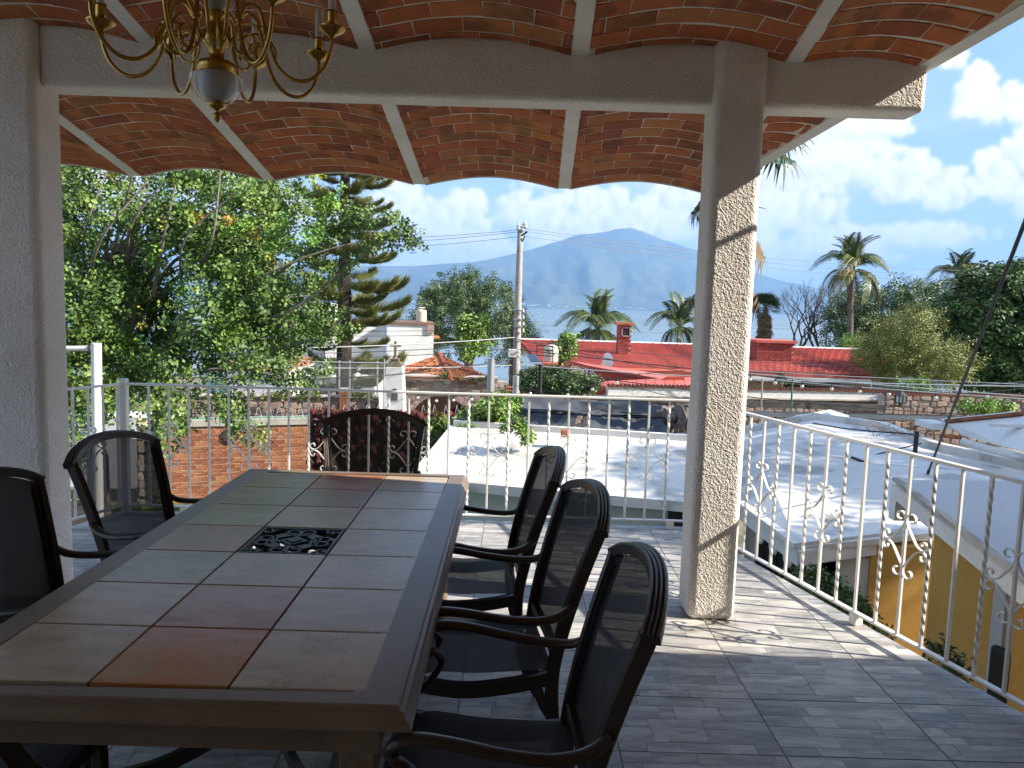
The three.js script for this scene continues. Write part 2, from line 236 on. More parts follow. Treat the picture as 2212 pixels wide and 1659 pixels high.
// ---- roof of shallow brick vaults between concrete ribs ----
const ZE = -5.73, ZB = 2.5, yr = (z) => 2.857 + .22 * (z + 3.96), dxr = (z) => .028 * (-3.96 - z);
const ribX = [-3.9, -2.835, -1.858, -.766, .288, 1.35], EAVE = (z) => 1.965 + .35 * (z + 3.96), EAVO = (z) => 2.07 + .35 * (z + 3.96);
const bayL = (i, z) => ribX[i] + .04 + dxr(z), bayR = (i, z) => i < 5 ? ribX[i + 1] - .04 + dxr(z) : max(EAVE(z), bayL(5, z) + .02);
const vaultY = (i, x, z) => { const a = bayL(i, z), b = bayR(i, z), w = b - a, u = clamp((x - a) / w), r = i === 5 ? clamp(.028 + .07 * (w - .5), .01, .07) : .07; return yr(z) + .012 + r * sin(PI * u); };
{
  const roof = thing('terrace_roof', 'sloping terrace roof of shallow red brick vaults between white ribs', 'roof');
  const P = [V3(-4.4, 0, ZE), V3(EAVO(ZE), 0, ZE), V3(EAVO(ZB), 0, ZB), V3(-4.4, 0, ZB)].map((p) => (p.y = yr(p.z) + .105, p));
  part('roof_slab', poly(P.map((p) => p.clone().setY(p.y + .13)).reverse(), .13, V3(0, -1, 0)), M.plaster, roof);
  for (const x of ribX) { const a = V3(x + dxr(ZE), yr(ZE) + .06, ZE + .004), b = V3(x + dxr(ZB), yr(ZB) + .06, ZB); part('rib', boxUV(sweep(rect(.083, .12), [a, b])), M.whiteRib, roof); }
  { // edge beam along the slanting eave, with the ragged slab edge above it
    const zr = [ZE + .002, -5, -4.3, -3.6, -2.5, -1, .8, ZB], pos = zr.map((z) => V3((EAVE(z) + EAVO(z)) / 2, yr(z) + .055, z));
    part('eave_beam', boxUV(sweep(rect(.098, .11), pos)), M.whiteRib, roof);
    const q = rng(5), N = 70, pr = []; for (let i = 0; i <= N; i++) { const z = lerp(ZE, 0, i / N); pr.push(V3(EAVO(z) + .004 + rr(0, .012, q), yr(z) + .128, z)); }
    part('mortar_edge', boxUV(sweep([[-.05, -.014], [.02, -.010], [.028, .02], [-.05, .028]], pr, { crease: .2 })), M.mortar, roof);
  }
  for (let i = 0; i < 6; i++) { const a = bayL(i, ZE), b = bayR(i, ZE), P = []; for (let k = 0; k <= 20; k++) { const x = lerp(a, b, k / 20); P.push(V3(x, vaultY(i, x, ZE) - .002, ZE - .006)); } part('edge_strip', boxUV(sweep(rect(.022, .022), P, { up: V3(0, 0, 1) })), M.whiteRib, roof); }
  const q = rng(77), shapes = [];
  const CH = .0016;
  for (let k = 0; k < 7; k++) { // unit bricks: x along the arch, z down the slope, underside chamfered and uneven
    const j = () => rr(-.006, .006, q), W = .1115, top = [[-.5, -W / 2], [.5, -W / 2], [.5, W / 2], [-.5, W / 2]];
    const A = top.map(([x, z]) => [x * .234 + j() * .4, z + j() * .5]), NS = 4, pos = [], quad = (a, b, c, d) => { for (const p of [a, b, c, a, c, d]) pos.push(...p.toArray()); };
    const bowY = (x) => -.27 * x * x, sec = (i) => { const t = i / NS, n = [lerp(A[0][0], A[1][0], t), lerp(A[0][1], A[1][1], t)], f = [lerp(A[3][0], A[2][0], t), lerp(A[3][1], A[2][1], t)], e = i === 0 ? CH : i === NS ? -CH : 0, d = rr(-.0007, .0007, q); return [V3(n[0], .02, n[1]), V3(n[0], -.0105 + bowY(n[0]), n[1]), V3(n[0] + e, -.0128 + d + bowY(n[0]), n[1] + CH), V3(f[0] + e, -.0128 + d + bowY(f[0]), f[1] - CH), V3(f[0], -.0105 + bowY(f[0]), f[1]), V3(f[0], .02, f[1])]; };
    const Sx = Array.from({ length: NS + 1 }, (_, i) => sec(i)); for (let i = 0; i < NS; i++) for (let m = 0; m < 5; m++) quad(Sx[i][m], Sx[i + 1][m], Sx[i + 1][m + 1], Sx[i][m + 1]);
    for (const s of [Sx[0], Sx[NS]]) { quad(s[1], s[2], s[3], s[4]); quad(s[0], s[1], s[4], s[5]); }
    const g = new THREE.BufferGeometry(); g.setAttribute('position', new THREE.Float32BufferAttribute(pos, 3)); g.computeVertexNormals(); boxUV(g, 1); const uv = g.attributes.uv; for (let i = 0; i < uv.count; i++) uv.setXY(i, uv.getX(i) + k * .31, uv.getY(i) + k * .17); shapes.push(g);
  }
  const brickTex = colTex(512, (u, v) => { const a = fbm(u * 4, v * 4, 5, 101, 4), b = fbm(u * 11, v * 11, 4, 140, 11), h = hash2(floor(u * 512), floor(v * 512), 9); const burnt = sstep(.55, .70, a) * .36, chalk = sstep(.64, .76, fbm(u * 6, v * 6, 5, 180, 6)) * .5; let c = (.78 + .4 * (b - .45)) * (.93 + .14 * h) * (1 - burnt); return [lerp(c, .9, chalk * .45), lerp(c * (1 + burnt * .25), 1.0, chalk * .5), lerp(c * (1 + burnt * .4), 1.1, chalk * .5)]; }, 1.3);
  const bump = dataTex(256, (u, v) => fbm(u * 22, v * 22, 4, 12, 22) * .7 + .3 * hash2(floor(u * 256), floor(v * 256), 2), { rep: 2 });
  const cols = [[.50, .155, .060], [.46, .13, .052], [.40, .11, .052], [.52, .18, .068], [.34, .10, .055], [.49, .195, .08], [.45, .135, .058], [.48, .145, .054], [.45, .16, .068]];
  const mats = cols.map((c) => std({ color: C(...c.map((x, i) => x * [1.16, 1.14, 1.05][i])), map: brickTex, bumpMap: bump, bumpScale: .003, roughness: .88 }));
  M.bricks = mats; M.brickTex = brickTex;
  const list = [];
  for (let i = 0; i < 6; i++) {
    const vault = part('vault', (() => { // mortar bed
      const nx = 16, zs = [ZE, -5.2, -4.7, -4.2, -3.7, -3.2, -2, 0, ZB], pos = [], ix = []; for (const z of zs) for (let k = 0; k <= nx; k++) { const x = lerp(bayL(i, z) - .01, bayR(i, z) + .01, k / nx); pos.push(x, vaultY(i, x, z) - .0098, z); }
      for (let a = 0; a < zs.length - 1; a++) for (let k = 0; k < nx; k++) { const o = a * (nx + 1) + k; ix.push(o, o + 1, o + nx + 1, o + 1, o + nx + 2, o + nx + 1); }
      const g = new THREE.BufferGeometry(); g.setAttribute('position', new THREE.Float32BufferAttribute(pos, 3)); g.setIndex(ix); g.computeVertexNormals(); return boxUV(g); })(), M.mortar, roof);
    let row = 0;
    for (let z = ZE + .07; z < ZB - .1; z += .1205, row++) {
      const a = bayL(i, z), b = bayR(i, z); if (b - a < .08) continue;
      let x = a + ((row % 2) ? .0 : -.13) + rr(-.03, .03, q) - .02 * i;
      while (x < b - .03) {
        let x0 = max(x, a), x1 = min(x + .242, b); x += .242; if (x1 - x0 < .03) continue;
        const xc = (x0 + x1) / 2, hid = z < -3.99 && z > -4.10, e = .02;
        const T = V3(1, (vaultY(i, xc + e, z) - vaultY(i, xc - e, z)) / (2 * e), 0).normalize(), S0 = V3(-.028, .22, 1).normalize(), N = S0.clone().cross(T).normalize(), S = T.clone().cross(N).normalize();
        const m = new THREE.Matrix4().makeBasis(T, N, S); const p = V3(xc, vaultY(i, xc, z), z + rr(-.004, .004, q)); m.setPosition(p);
        m.multiply(new THREE.Matrix4().makeRotationY(rr(-.012, .012, q))); m.scale(V3((x1 - x0 - .0045) / .234, 1, rr(.97, 1.01, q)));
        const s = p.clone().sub(EYE); const c = p.clone().project(camera); const vis = abs(c.x) < 1.05 && abs(c.y) < 1.08 && !hid ? (x1 - x0) / s.lengthSq() : -s.length();
        list.push({ m, vis, vault, far: z > -3, k: floor(q() * 7), c: floor(q() * mats.length) });
      }
    }
  }
  list.sort((a, b) => b.vis - a.vis);
  const rest = new Map();
  list.forEach((b, n) => {
    if (n < 300 && b.vis > 0) { const o = part('brick', shapes[b.k], mats[b.c], b.vault); o.applyMatrix4(b.m); }
    else if (!(b.far && b.vis < 0 && b.m.elements[14] > 0)) { const k = b.vault.id + '_' + b.c % 3; if (!rest.has(k)) rest.set(k, { v: b.vault, c: b.c % 3, g: [] }); rest.get(k).g.push(shapes[b.k].clone().applyMatrix4(b.m)); }
  });
  for (const { v, c, g } of rest.values()) { const o = part('bricks', g, mats[c], v); o.userData.kind = 'stuff'; }
}
// the house behind the camera and its wing to the right: they shade the terrace
M.ochre = std({ map: mottle([.50, .27, .055], [.58, .33, .08], 4, 256, .3, 63), bumpMap: stuccoBump, bumpScale: .0008, roughness: .9 });
solo('added_pillar', boxUV(new RoundedBoxGeometry(.24, 6.5, .8, 2, .03).translate(2.42, .2, -2.79)), M.stucco, 'unseen stucco pillar added past the right picture edge to shade the table', 'pillar');  // unseen pillar, added to block the sun from the far table end
struct('house_wall', [boxB(-4.62, 4.2, -3, 4.6, 2.62, 2.86)].map((g) => boxUV(g)), M.ochre);
struct('house_wing', [boxB(4.3, 9.5, -3, 3.2, -2.62, 7), boxB(4.4, 9.4, 3.2, 4.6, -2.2, 6.9)].map((g) => boxUV(g)), M.ochre);  // the unseen upper box is added to keep sun off the near table
struct('house_base', poly(clipFloor([[-6, -7], [6, -7], [6, 2.6], [-6, 2.6]]).map(([x, z]) => V3(x * .985, -.33, min(z, 2.6) + (z < -5 ? .12 : 0))).reverse(), 2.9, V3(0, -1, 0)), M.plaster);

// ---- wrought-iron railings ----
function twisted(h) { const g = new THREE.BoxGeometry(.0145, h, .0145, 1, 70, 1), p = g.attributes.position; for (let i = 0; i < p.count; i++) { const y = p.getY(i), t = abs(y) > h / 2 - .05 ? 0 : 1, a = (y + h / 2 - .05) * 2 * PI / .21 * t, x = p.getX(i), z = p.getZ(i); p.setXYZ(i, x * cos(a) - z * sin(a), y, x * sin(a) + z * cos(a)); } return toCreasedNormals(g, .7); }
const RB = .062, RT = .962, barH = RT - RB - .008;
const plainBar = new RoundedBoxGeometry(.0145, barH, .0145, 1, .002), twistBar = twisted(barH);
const scrollG = (() => {
  const P = [[.052, .112], [.043, .108], [.038, .122], [.05, .137], [.066, .132], [.071, .108], [.058, .083], [.034, .078], [.012, .096], [.0045, .122]].reverse();
  // one S: curl at the top by the bar, diagonal, curl at the side bar
  const S = [[.036, .128], [.043, .139], [.055, .134], [.058, .117], [.042, .107], [.02, .118], [.012, .14], [.021, .158]];
  const top = [[.040, .137], [.047, .133], [.049, .143], [.04, .152], [.026, .147], [.021, .132], [.03, .116]];
  const one = [[.046, .130], [.038, .128], [.034, .137], [.041, .150], [.056, .150], [.066, .134], [.060, .113], [.040, .104]];
  const path = [[.050, .134], [.043, .130], [.038, .139], [.046, .151], [.062, .146], [.067, .128], [.056, .112]];
  const q = [[.049, .141], [.043, .134], [.036, .141], [.042, .153], [.058, .154], [.069, .140], [.065, .158]];
  // spiral helper
  const spir = (cx, cy, r0, r1, a0, a1, n = 12) => Array.from({ length: n + 1 }, (_, i) => { const t = i / n, a = lerp(a0, a1, t), r = lerp(r0, r1, t); return [cx + r * cos(a), cy + r * sin(a)]; });
  const g = [];
  for (const sx of [-1, 1]) for (const sy of [-1, 1]) {
    const A = spir(.038, .132, .010, .034, -.6 * PI, 1.0 * PI + .05), B = spir(.113, .030, .028, .009, -.62 * PI, 1.15 * PI);
    const pts = [...A, [.0055, .112], [.018, .088], [.045, .052], [.075, .016], ...B].map(([x, y]) => V3(x * sx, y * sy, 0));
    g.push(sweep(rect(.0058, .0135), samp(pts, 64), { up: V3(0, 0, 1), smooth: false, crease: .9 }));
  }
  return merge(g);
})();
const clampG = box(.02, .012, .02);
function railing(label, P, dir, s0, s1, phase, pitch, posts = []) { // phase: distance of a scrolled bar
  const t = thing('railing', label, 'railing', P, -atan2(dir.z, dir.x));
  part('top_rail', new RoundedBoxGeometry(s1 - s0, .016, .036, 1, .004).translate((s0 + s1) / 2, RT, 0), M.railWhite, t);
  part('bottom_rail', new RoundedBoxGeometry(s1 - s0, .012, .034, 1, .003).translate((s0 + s1) / 2, RB, 0), M.railWhite, t);
  for (let k = Math.ceil((s0 + .03 - phase) / pitch); phase + k * pitch < s1 - .03; k++) {
    const s = phase + k * pitch, tw = abs(k) % 2 === 1, m = part(tw ? 'twisted_baluster' : 'baluster', tw ? twistBar : plainBar, M.railWhite, t); m.position.set(s, (RT + RB) / 2, 0);
    if (((k % 4) + 4) % 4 === 0) { const o = part('scroll', scrollG, M.railWhite, t); o.position.set(s, .517, 0); for (const y of [.1, -.1]) { const c = part('scroll_clip', clampG, M.railWhite, t); c.position.set(s, .517 + y, 0); } }
  }
  for (const s of posts) part('foot', box(.05, RB - .006, .05, s, (RB - .006) / 2, 0, .004), M.railWhite, t);
  return t;
}
railing('white wrought iron railing with scrolls along the front edge, before the garden', V3(0, 0, ZF), V3(1, 0, 0), -2.80, 1.342, -.163, .1463, [-2.4, -1.1, .2, 1.2]);
railing('white wrought iron railing with scrolls, slanting past the ochre house on the right', RD0, RDIR, .02, 5.2, .826, .1466, [.4, 1.72, 3.2]);
railing('short white railing section with scrolls behind the left stucco column', LC, LDIR, .03, 2.2, .30, .12, [.9]);
solo('railing_post', box(.052, 1.0, .052, LC.x, .5, LC.z, .005), M.railWhite, 'thick square white post at the corner where two railings meet', 'railing post');

// =================== FURNITURE ===================
M.bronze = std({ color: C(.052, .040, .032), roughness: .34, metalness: .2 });
M.tableFrame = std({ map: mottle([.17, .115, .075], [.23, .165, .115], 5, 256, 1.2, 53), roughness: .36 });
M.castIron = std({ color: C(.045, .05, .05), roughness: .45, metalness: .5 });
const veins = (base, c2, seed) => colTex(256, (u, v) => {
  const t = clamp((fbm(u * 3 + fbm(u * 4, v * 4, 3, seed + 9) * 1.2, v * 6, 6, seed, 0) - .47) * 3.6 + .5), w = abs(fbm(u * 3.2 + 5, v * 3.2, 5, seed + 30) - .47), vein = (1 - sstep(.0, .010, w)) * .35, pit = sstep(.71, .76, fbm(u * 20, v * 20, 3, seed + 50)) * .25, f = .96 + .08 * hash2(floor(u * 256), floor(v * 256), seed);
  return [0, 1, 2].map((i) => lerp(base[i], c2[i], t) * (1 - vein) * (1 - pit) * f);
}, 3.25);
const tileBump = dataTex(128, (u, v) => fbm(u * 6, v * 10, 4, 91, 0), { rep: 3.25 });
const tileM = (b, c, s) => new THREE.MeshPhysicalMaterial({ specularIntensity: .6, map: veins(b, c, s), roughness: .23, bumpMap: tileBump, bumpScale: .0004 });
{
  const t = thing('dining_table', 'long dining table topped with stone tiles and a cast scroll grille', 'table');
  const x0 = -1.335, x1 = -.228, z0 = -3.885, z1 = -1.60, tx = [-1.255, -.94, -.622, -.307], tz0 = -3.82, p = .3086, Y = .74;
  const path = [V3(x0, Y, z1), V3(x1, Y, z1), V3(x1, Y, z0), V3(x0, Y, z0)];
  part('table_edge', boxUV(sweep([[.076, 0], [.004, .001], [-.001, -.003], [-.002, -.010], [-.010, -.013], [-.012, -.026], [-.020, -.036], [-.022, -.052], [-.010, -.056], [.03, -.056], [.03, -.022], [.076, -.022]], path, { closed: true, crease: .5 })), M.tableFrame, t);
  // end borders wider pieces under the tiles
  part('tray', [boxB(x0 + .07, tx[1], .70, .7255, z0 + .05, z1 - .05), boxB(tx[2], x1 - .07, .70, .7255, z0 + .05, z1 - .05), boxB(tx[1] + .001, tx[2] - .001, .70, .7255, tz0 - .02, tz0 + 3 * p), boxB(tx[1] + .001, tx[2] - .001, .70, .7255, tz0 + 4 * p, z1 - .05)], std({ color: C(.045, .03, .026), roughness: .9 }), t);
  const G1 = [[.27, .255, .22], [.33, .305, .265]], mats = { a: tileM([.33, .285, .185], [.42, .36, .245], 201), b: tileM([.42, .33, .22], [.52, .415, .295], 205), c: tileM([.46, .36, .26], [.56, .45, .335], 209), r: tileM([.38, .135, .062], [.44, .24, .145], 213), s: tileM([.36, .18, .095], [.29, .20, .125], 217), g: tileM([.37, .27, .15], [.46, .34, .215], 221), o: tileM([.52, .19, .055], [.46, .25, .105], 225), d: tileM([.44, .25, .15], [.34, .235, .15], 229) };
  const lay = [['a', 'r', 'b'], ['a', 's', 'c'], ['a', 'g', 'c'], ['d', null, 'b'], ['a', 'g', 'c'], ['b', 'r', 'b'], ['b', 'o', 'c']];
  const geos = [0, 1, 2].map((c) => { const w = tx[c + 1] - tx[c] - .006; const g = boxUV(new RoundedBoxGeometry(w, .014, p - .006, 1, .0025)), uv = g.attributes.uv; for (let i = 0; i < uv.count; i++) uv.setXY(i, uv.getX(i) + w / 2 + .002, uv.getY(i) + p / 2); return g; });
  lay.forEach((row, i) => row.forEach((k, c) => { if (!k) return; const o = part('table_tile', geos[c], mats[k], t); o.position.set((tx[c] + tx[c + 1]) / 2, Y - .0065, tz0 + (i + .5) * p); o.rotation.y = ((i * 3 + c) % 2) * PI; }));
  // cast grille in the middle
  const gr = part('grille', (() => { const w = (tx[2] - tx[1] - .008) / 2, d = (p - .008) / 2, f = .011; return [boxB(-w, w, -.016, 0, -d, -d + f, .002), boxB(-w, w, -.016, 0, d - f, d, .002), boxB(-w, -w + f, -.016, 0, -d + f, d - f, .002), boxB(w - f, w, -.016, 0, -d + f, d - f, .002)]; })(), M.castIron, t);
  gr.position.set((tx[1] + tx[2]) / 2, Y - .001, tz0 + 3.5 * p);
  const spir = (cx, cy, r0, r1, a0, a1, n = 16) => Array.from({ length: n + 1 }, (_, i) => { const k = i / n, a = lerp(a0, a1, k), r = lerp(r0, r1, k); return V3(cx + r * cos(a), -.008, cy + r * sin(a)); });
  const bar = (P, w = .009) => sweep(rect(w, .012), P, { crease: .8 });
  const motif = [];   // a pair of facing C scrolls
  for (const s of [-1, 1]) motif.push(bar(spir(s * .030, -.103, .012, .030, s > 0 ? 2.6 : PI - 2.6, s > 0 ? -2.6 : PI + 2.6).concat(spir(s * .012, -.068, .014, .008, s > 0 ? PI * .9 : PI * .1, s > 0 ? 2.2 * PI - .6 : -1.2 * PI + .6, 8))));
  motif.push(bar([V3(-.03, -.008, -.07), V3(0, -.008, -.06), V3(.03, -.008, -.07)], .007));
  const mg = merge(motif);
  for (let k = 0; k < 4; k++) { const o = part('scroll', mg, M.castIron, gr); o.rotation.y = k * PI / 2; }
  const cg = merge([bar(spir(.108, -.128, .006, .021, 0, -1.6 * PI)), bar(spir(.128, -.104, .006, .021, PI * .5, 2.1 * PI))]);
  for (let k = 0; k < 4; k++) { const o = part('corner_scroll', cg, M.castIron, gr); o.rotation.y = k * PI / 2; }
  part('diamond', [new RoundedBoxGeometry(.075, .013, .075, 1, .002).rotateY(PI / 4).translate(0, -.007, 0), new RoundedBoxGeometry(.045, .004, .045, 1, .001).rotateY(PI / 4).translate(0, .001, 0)], M.castIron, gr);
  for (let k = 0; k < 4; k++) { const a = PI / 4 + k * PI / 2, o = part('spoke', [0, 1, 2, 3].map((i) => box(.012, .012, .046 - i * .004, -.018 + i * .012, -.008, .082)), M.castIron, gr); o.rotation.y = a; }
  part('apron', [boxB(x0 + .05, x1 - .05, .595, .685, z1 - .075, z1 - .055), boxB(x0 + .05, x1 - .05, .595, .685, z0 + .055, z0 + .075), boxB(x0 + .05, x0 + .07, .595, .685, z0 + .075, z1 - .075), boxB(x1 - .07, x1 - .05, .595, .685, z0 + .075, z1 - .075)].map((g) => boxUV(g)), M.tableFrame, t);
  const legG = merge([lathe([[0, 0], [.03, 0], [.036, .02], [.026, .05], [.030, .09], [.034, .20], [.038, .36], [.036, .42], [.028, .445], [.042, .46], [.044, .475], [.030, .49], [.030, .50], [.046, .515], [.046, .53], [.036, .54], [0, .54]], 18), box(.086, .15, .086, 0, .61, 0, .006)]);
  for (const [x, z] of [[x0 + .1, z0 + .1], [x1 - .1, z0 + .1], [x0 + .1, z1 - .1], [x1 - .1, z1 - .1]]) { const o = part('leg', legG, M.tableFrame, t); o.position.set(x, 0, z); }
  const zc = (z0 + z1) / 2, xc = (x0 + x1) / 2;
  for (const sx of [-1, 1]) for (const sz of [-1, 1]) part('stretcher', sweep(rect(.022, .045), samp([[xc + sx * .42, .60, zc + sz * 1.02], [xc + sx * .36, .42, zc + sz * .95], [xc + sx * .22, .28, zc + sz * .7], [xc + sx * .04, .25, zc + sz * .35]], 16)), M.bronze, t);
  part('stretcher', box(.06, .05, .76, xc, .25, zc, .006), M.bronze, t);
}

// ---- armchairs with woven slings ----
const weave = dataTex(128, (u, v) => { const n = 4, x = u * n, y = v * n, zig = (floor(x) % 2 ? 1 : -1) * ((x % 1) - .5), s = ((y * 3 + zig * 3) % 1 + 1) % 1; const k = s < .5 ? .9 : .25; return [k, k, k]; }, { rep: 42 });
const weaveCol = colTex(128, (u, v) => { const n = 4, x = u * n, y = v * n, zig = (floor(x) % 2 ? 1 : -1) * ((x % 1) - .5), s = ((y * 3 + zig * 3) % 1 + 1) % 1; const k = s < .5 ? .055 : .028; return [k, k * .97, k * .92]; }, 42);
M.sling = std({ map: weaveCol, bumpMap: weave, bumpScale: .002, roughness: .62, transparent: true, opacity: .85, side: THREE.DoubleSide });
M.slingSeat = std({ map: weaveCol, bumpMap: weave, bumpScale: .002, roughness: .62, transparent: true, opacity: .93, side: THREE.DoubleSide });
function flute(w, h, n, d = .0035) { const P = []; const N = n * 6; for (let i = 0; i <= N; i++) { const t = i / N; P.push([w / 2 + d * (abs(sin(t * n * PI)) - .5) * 1.4, lerp(-h / 2, h / 2, t)]); } for (let i = 0; i <= N; i++) { const t = i / N; P.push([-w / 2 - d * (abs(sin(t * n * PI)) - .5) * 1.4, lerp(h / 2, -h / 2, t)]); } return P; }
function fluteTop(w, h, n, d = .004) { const P = [[-w / 2, -h / 2], [w / 2, -h / 2]]; const N = n * 6; for (let i = 0; i <= N; i++) { const t = i / N; P.push([lerp(w / 2, -w / 2, t), h / 2 + d * (abs(sin(t * n * PI)) - .6) * 1.5]); } return P; }
const chairShapes = (() => {
  const o = {}, X = V3(1, 0, 0), Y = V3(0, 1, 0);
  const st = (s) => samp([[s * .245, .0, -.335], [s * .238, .06, -.30], [s * .226, .2, -.255], [s * .222, .40, -.238], [s * .234, .56, -.262], [s * .256, .76, -.315], [s * .275, .918, -.366]], 30);
  o.stile = [-1, 1].map((s) => sweep(flute(.038, .026, 3), st(s), { up: V3(s, 0, 0), crease: .5, scale: (t) => t < .35 ? lerp(.8, 1, t / .35) : 1 }));
  const arch = samp([[-.292, .910, -.364], [-.24, .941, -.384], [-.16, .966, -.404], [-.08, .980, -.417], [0, .985, -.421], [.08, .980, -.417], [.16, .966, -.404], [.24, .941, -.384], [.292, .910, -.364]], 36);
  o.top = sweep(fluteTop(.044, .030, 4), arch, { up: Y, crease: .5 });
  o.low = sweep(flute(.026, .034, 2), samp([[-.222, .475, -.246], [0, .462, -.262], [.222, .475, -.246]], 10), { up: Y, crease: .5 });
  const grid = (nx, ny, f) => { const g = new THREE.PlaneGeometry(1, 1, nx, ny), p = g.attributes.position, uv = g.attributes.uv; for (let i = 0; i < p.count; i++) { const [x, y, z, a, b] = f(uv.getX(i), uv.getY(i)); p.setXYZ(i, x, y, z); uv.setXY(i, a, b); } g.computeVertexNormals(); return strip(g); };
  const sideX = (y) => y < .56 ? lerp(.224, .234, (y - .4) / .16) : y < .76 ? lerp(.234, .256, (y - .56) / .2) : lerp(.256, .275, (y - .76) / .158), sideZ = (y) => y < .56 ? lerp(-.238, -.262, (y - .4) / .16) : y < .76 ? lerp(-.262, -.315, (y - .56) / .2) : lerp(-.315, -.366, (y - .76) / .158);
  o.back = grid(14, 14, (u, v) => { const a = u * 2 - 1, yTop = .908 + .068 * (1 - a * a), y = lerp(.468, yTop, v), x = a * (sideX(min(y, .918)) - .012), z = sideZ(min(y, .93)) - (y > .918 ? (y - .918) * .32 : 0) - (1 - a * a) * lerp(.016, .052, v); return [x, y, z, x, y]; });
  o.hem = [-1, 1].map((s) => sweep(rect(.020, .007), [.49, .6, .7, .8, .89].map((y) => V3(s * (sideX(y) - .024), y, sideZ(y) - .001)), { up: X }));
  o.seat = grid(12, 16, (u, v) => { const a = u * 2 - 1, z = lerp(-.232, .262, v), f = sstep(.72, 1, v), x = a * lerp(.214, .236, v), y = .432 - .022 * (1 - a * a) * sin(PI * min(v * 1.05, 1)) + .012 * sin(PI * v) * 0 + .014 * sstep(.45, .8, v) - .055 * f * f; return [x, y, z, x, z]; });
  o.side = [-1, 1].map((s) => sweep(rect(.026, .046), samp([[s * .222, .41, -.235], [s * .230, .390, -.10], [s * .238, .385, .06], [s * .243, .415, .21]], 14)));
  o.front = sweep(rect(.022, .04), samp([[-.243, .40, .215], [0, .385, .235], [.243, .40, .215]], 10)); o.rear = sweep(rect(.022, .04), [V3(-.222, .41, -.232), V3(.222, .41, -.232)]);
  o.leg = [-1, 1].map((s) => merge([sweep(flute(.030, .034, 3, .003), samp([[s * .243, .43, .215], [s * .246, .30, .225], [s * .243, .14, .222], [s * .248, .05, .232], [s * .252, .012, .252]], 22), { up: V3(s, 0, 0), crease: .5, scale: (t) => lerp(1.1, .74, sstep(0, .8, t)) + .35 * sstep(.86, 1, t) }), new THREE.SphereGeometry(.021, 10, 8).translate(s * .253, .02, .255)]));
  o.arm = [-1, 1].map((s) => sweep(oval(.040, .026, 12), samp([[s * .258, .668, -.292], [s * .274, .640, -.25], [s * .296, .632, -.17], [s * .305, .645, -.06], [s * .305, .668, .06], [s * .300, .672, .14], [s * .294, .655, .185], [s * .288, .622, .190], [s * .284, .602, .160], [s * .279, .575, .135], [s * .268, .53, .155], [s * .255, .475, .205], [s * .245, .42, .218]], 60), { crease: 1.2, scale: (t) => t < .08 ? lerp(.8, 1, t / .08) : t < .5 ? 1 + .18 * sstep(.3, .5, t) : lerp(1.18, .72, sstep(.5, .72, t)) }));
  return o;
})();
function makeChair(label) {
  const t = thing('patio_armchair', label, 'chair', [0, 0, 0], 0, 'armchairs around the tiled table'), o = chairShapes;
  for (const k of [0, 1]) { part('rear_leg', o.stile[k], M.bronze, t); part('front_leg', o.leg[k], M.bronze, t); part('armrest', o.arm[k], M.bronze, t); }
  const b = part('backrest', o.back, M.sling, t); for (const k of [0, 1]) part('hem', o.hem[k], dark, b);
  part('top_rail', o.top, M.bronze, t); part('lower_back_rail', o.low, M.bronze, t);
  part('seat', o.seat, M.slingSeat, t); part('seat_frame', [o.side[0], o.side[1], o.front, o.rear], M.bronze, t);
  return t;
}
{
  const dense = M.sling.clone(); dense.opacity = .95; const tight = (o) => { o.traverse((m) => { if (m.name === 'backrest') m.material = dense; }); return o; };
  const yaw = (fx, fz) => atan2(fx, fz);
  const c0 = makeChair('dark armchair with woven mesh back, nearest on the right of the table');
  c0.position.set(-.05, 0, -1.885); c0.rotation.y = yaw(-1, .0);
  tight(c0);
  tight(dup(c0, 'dark armchair with woven mesh back, middle one on the right table side', [-.105, 0, -2.60], yaw(-.99, .13)));
  dup(c0, 'dark armchair with its seat catching sunlight, farthest on the right table side', [-.205, 0, -3.275], yaw(-.997, .08)); const loose = (o) => { o.traverse((m) => { if (m.name === 'backrest') m.material = M.sling; }); return o; };
  loose(dup(c0, 'dark armchair at the far end of the table, railing showing through its mesh', [-.768, 0, -3.955], yaw(0.02, 1)));
  loose(dup(c0, 'dark armchair beside the left column foot, far left of the table', [-1.39, 0, -3.31], yaw(.987, .16)));
  dup(c0, 'dark armchair cut by the left picture edge, before the stucco column', [-1.455, 0, -2.50], yaw(.985, .16));
  dup(c0, 'dark armchair under the near left table corner, only its seat in view', [-1.36, 0, -1.80], yaw(1, .05));
}

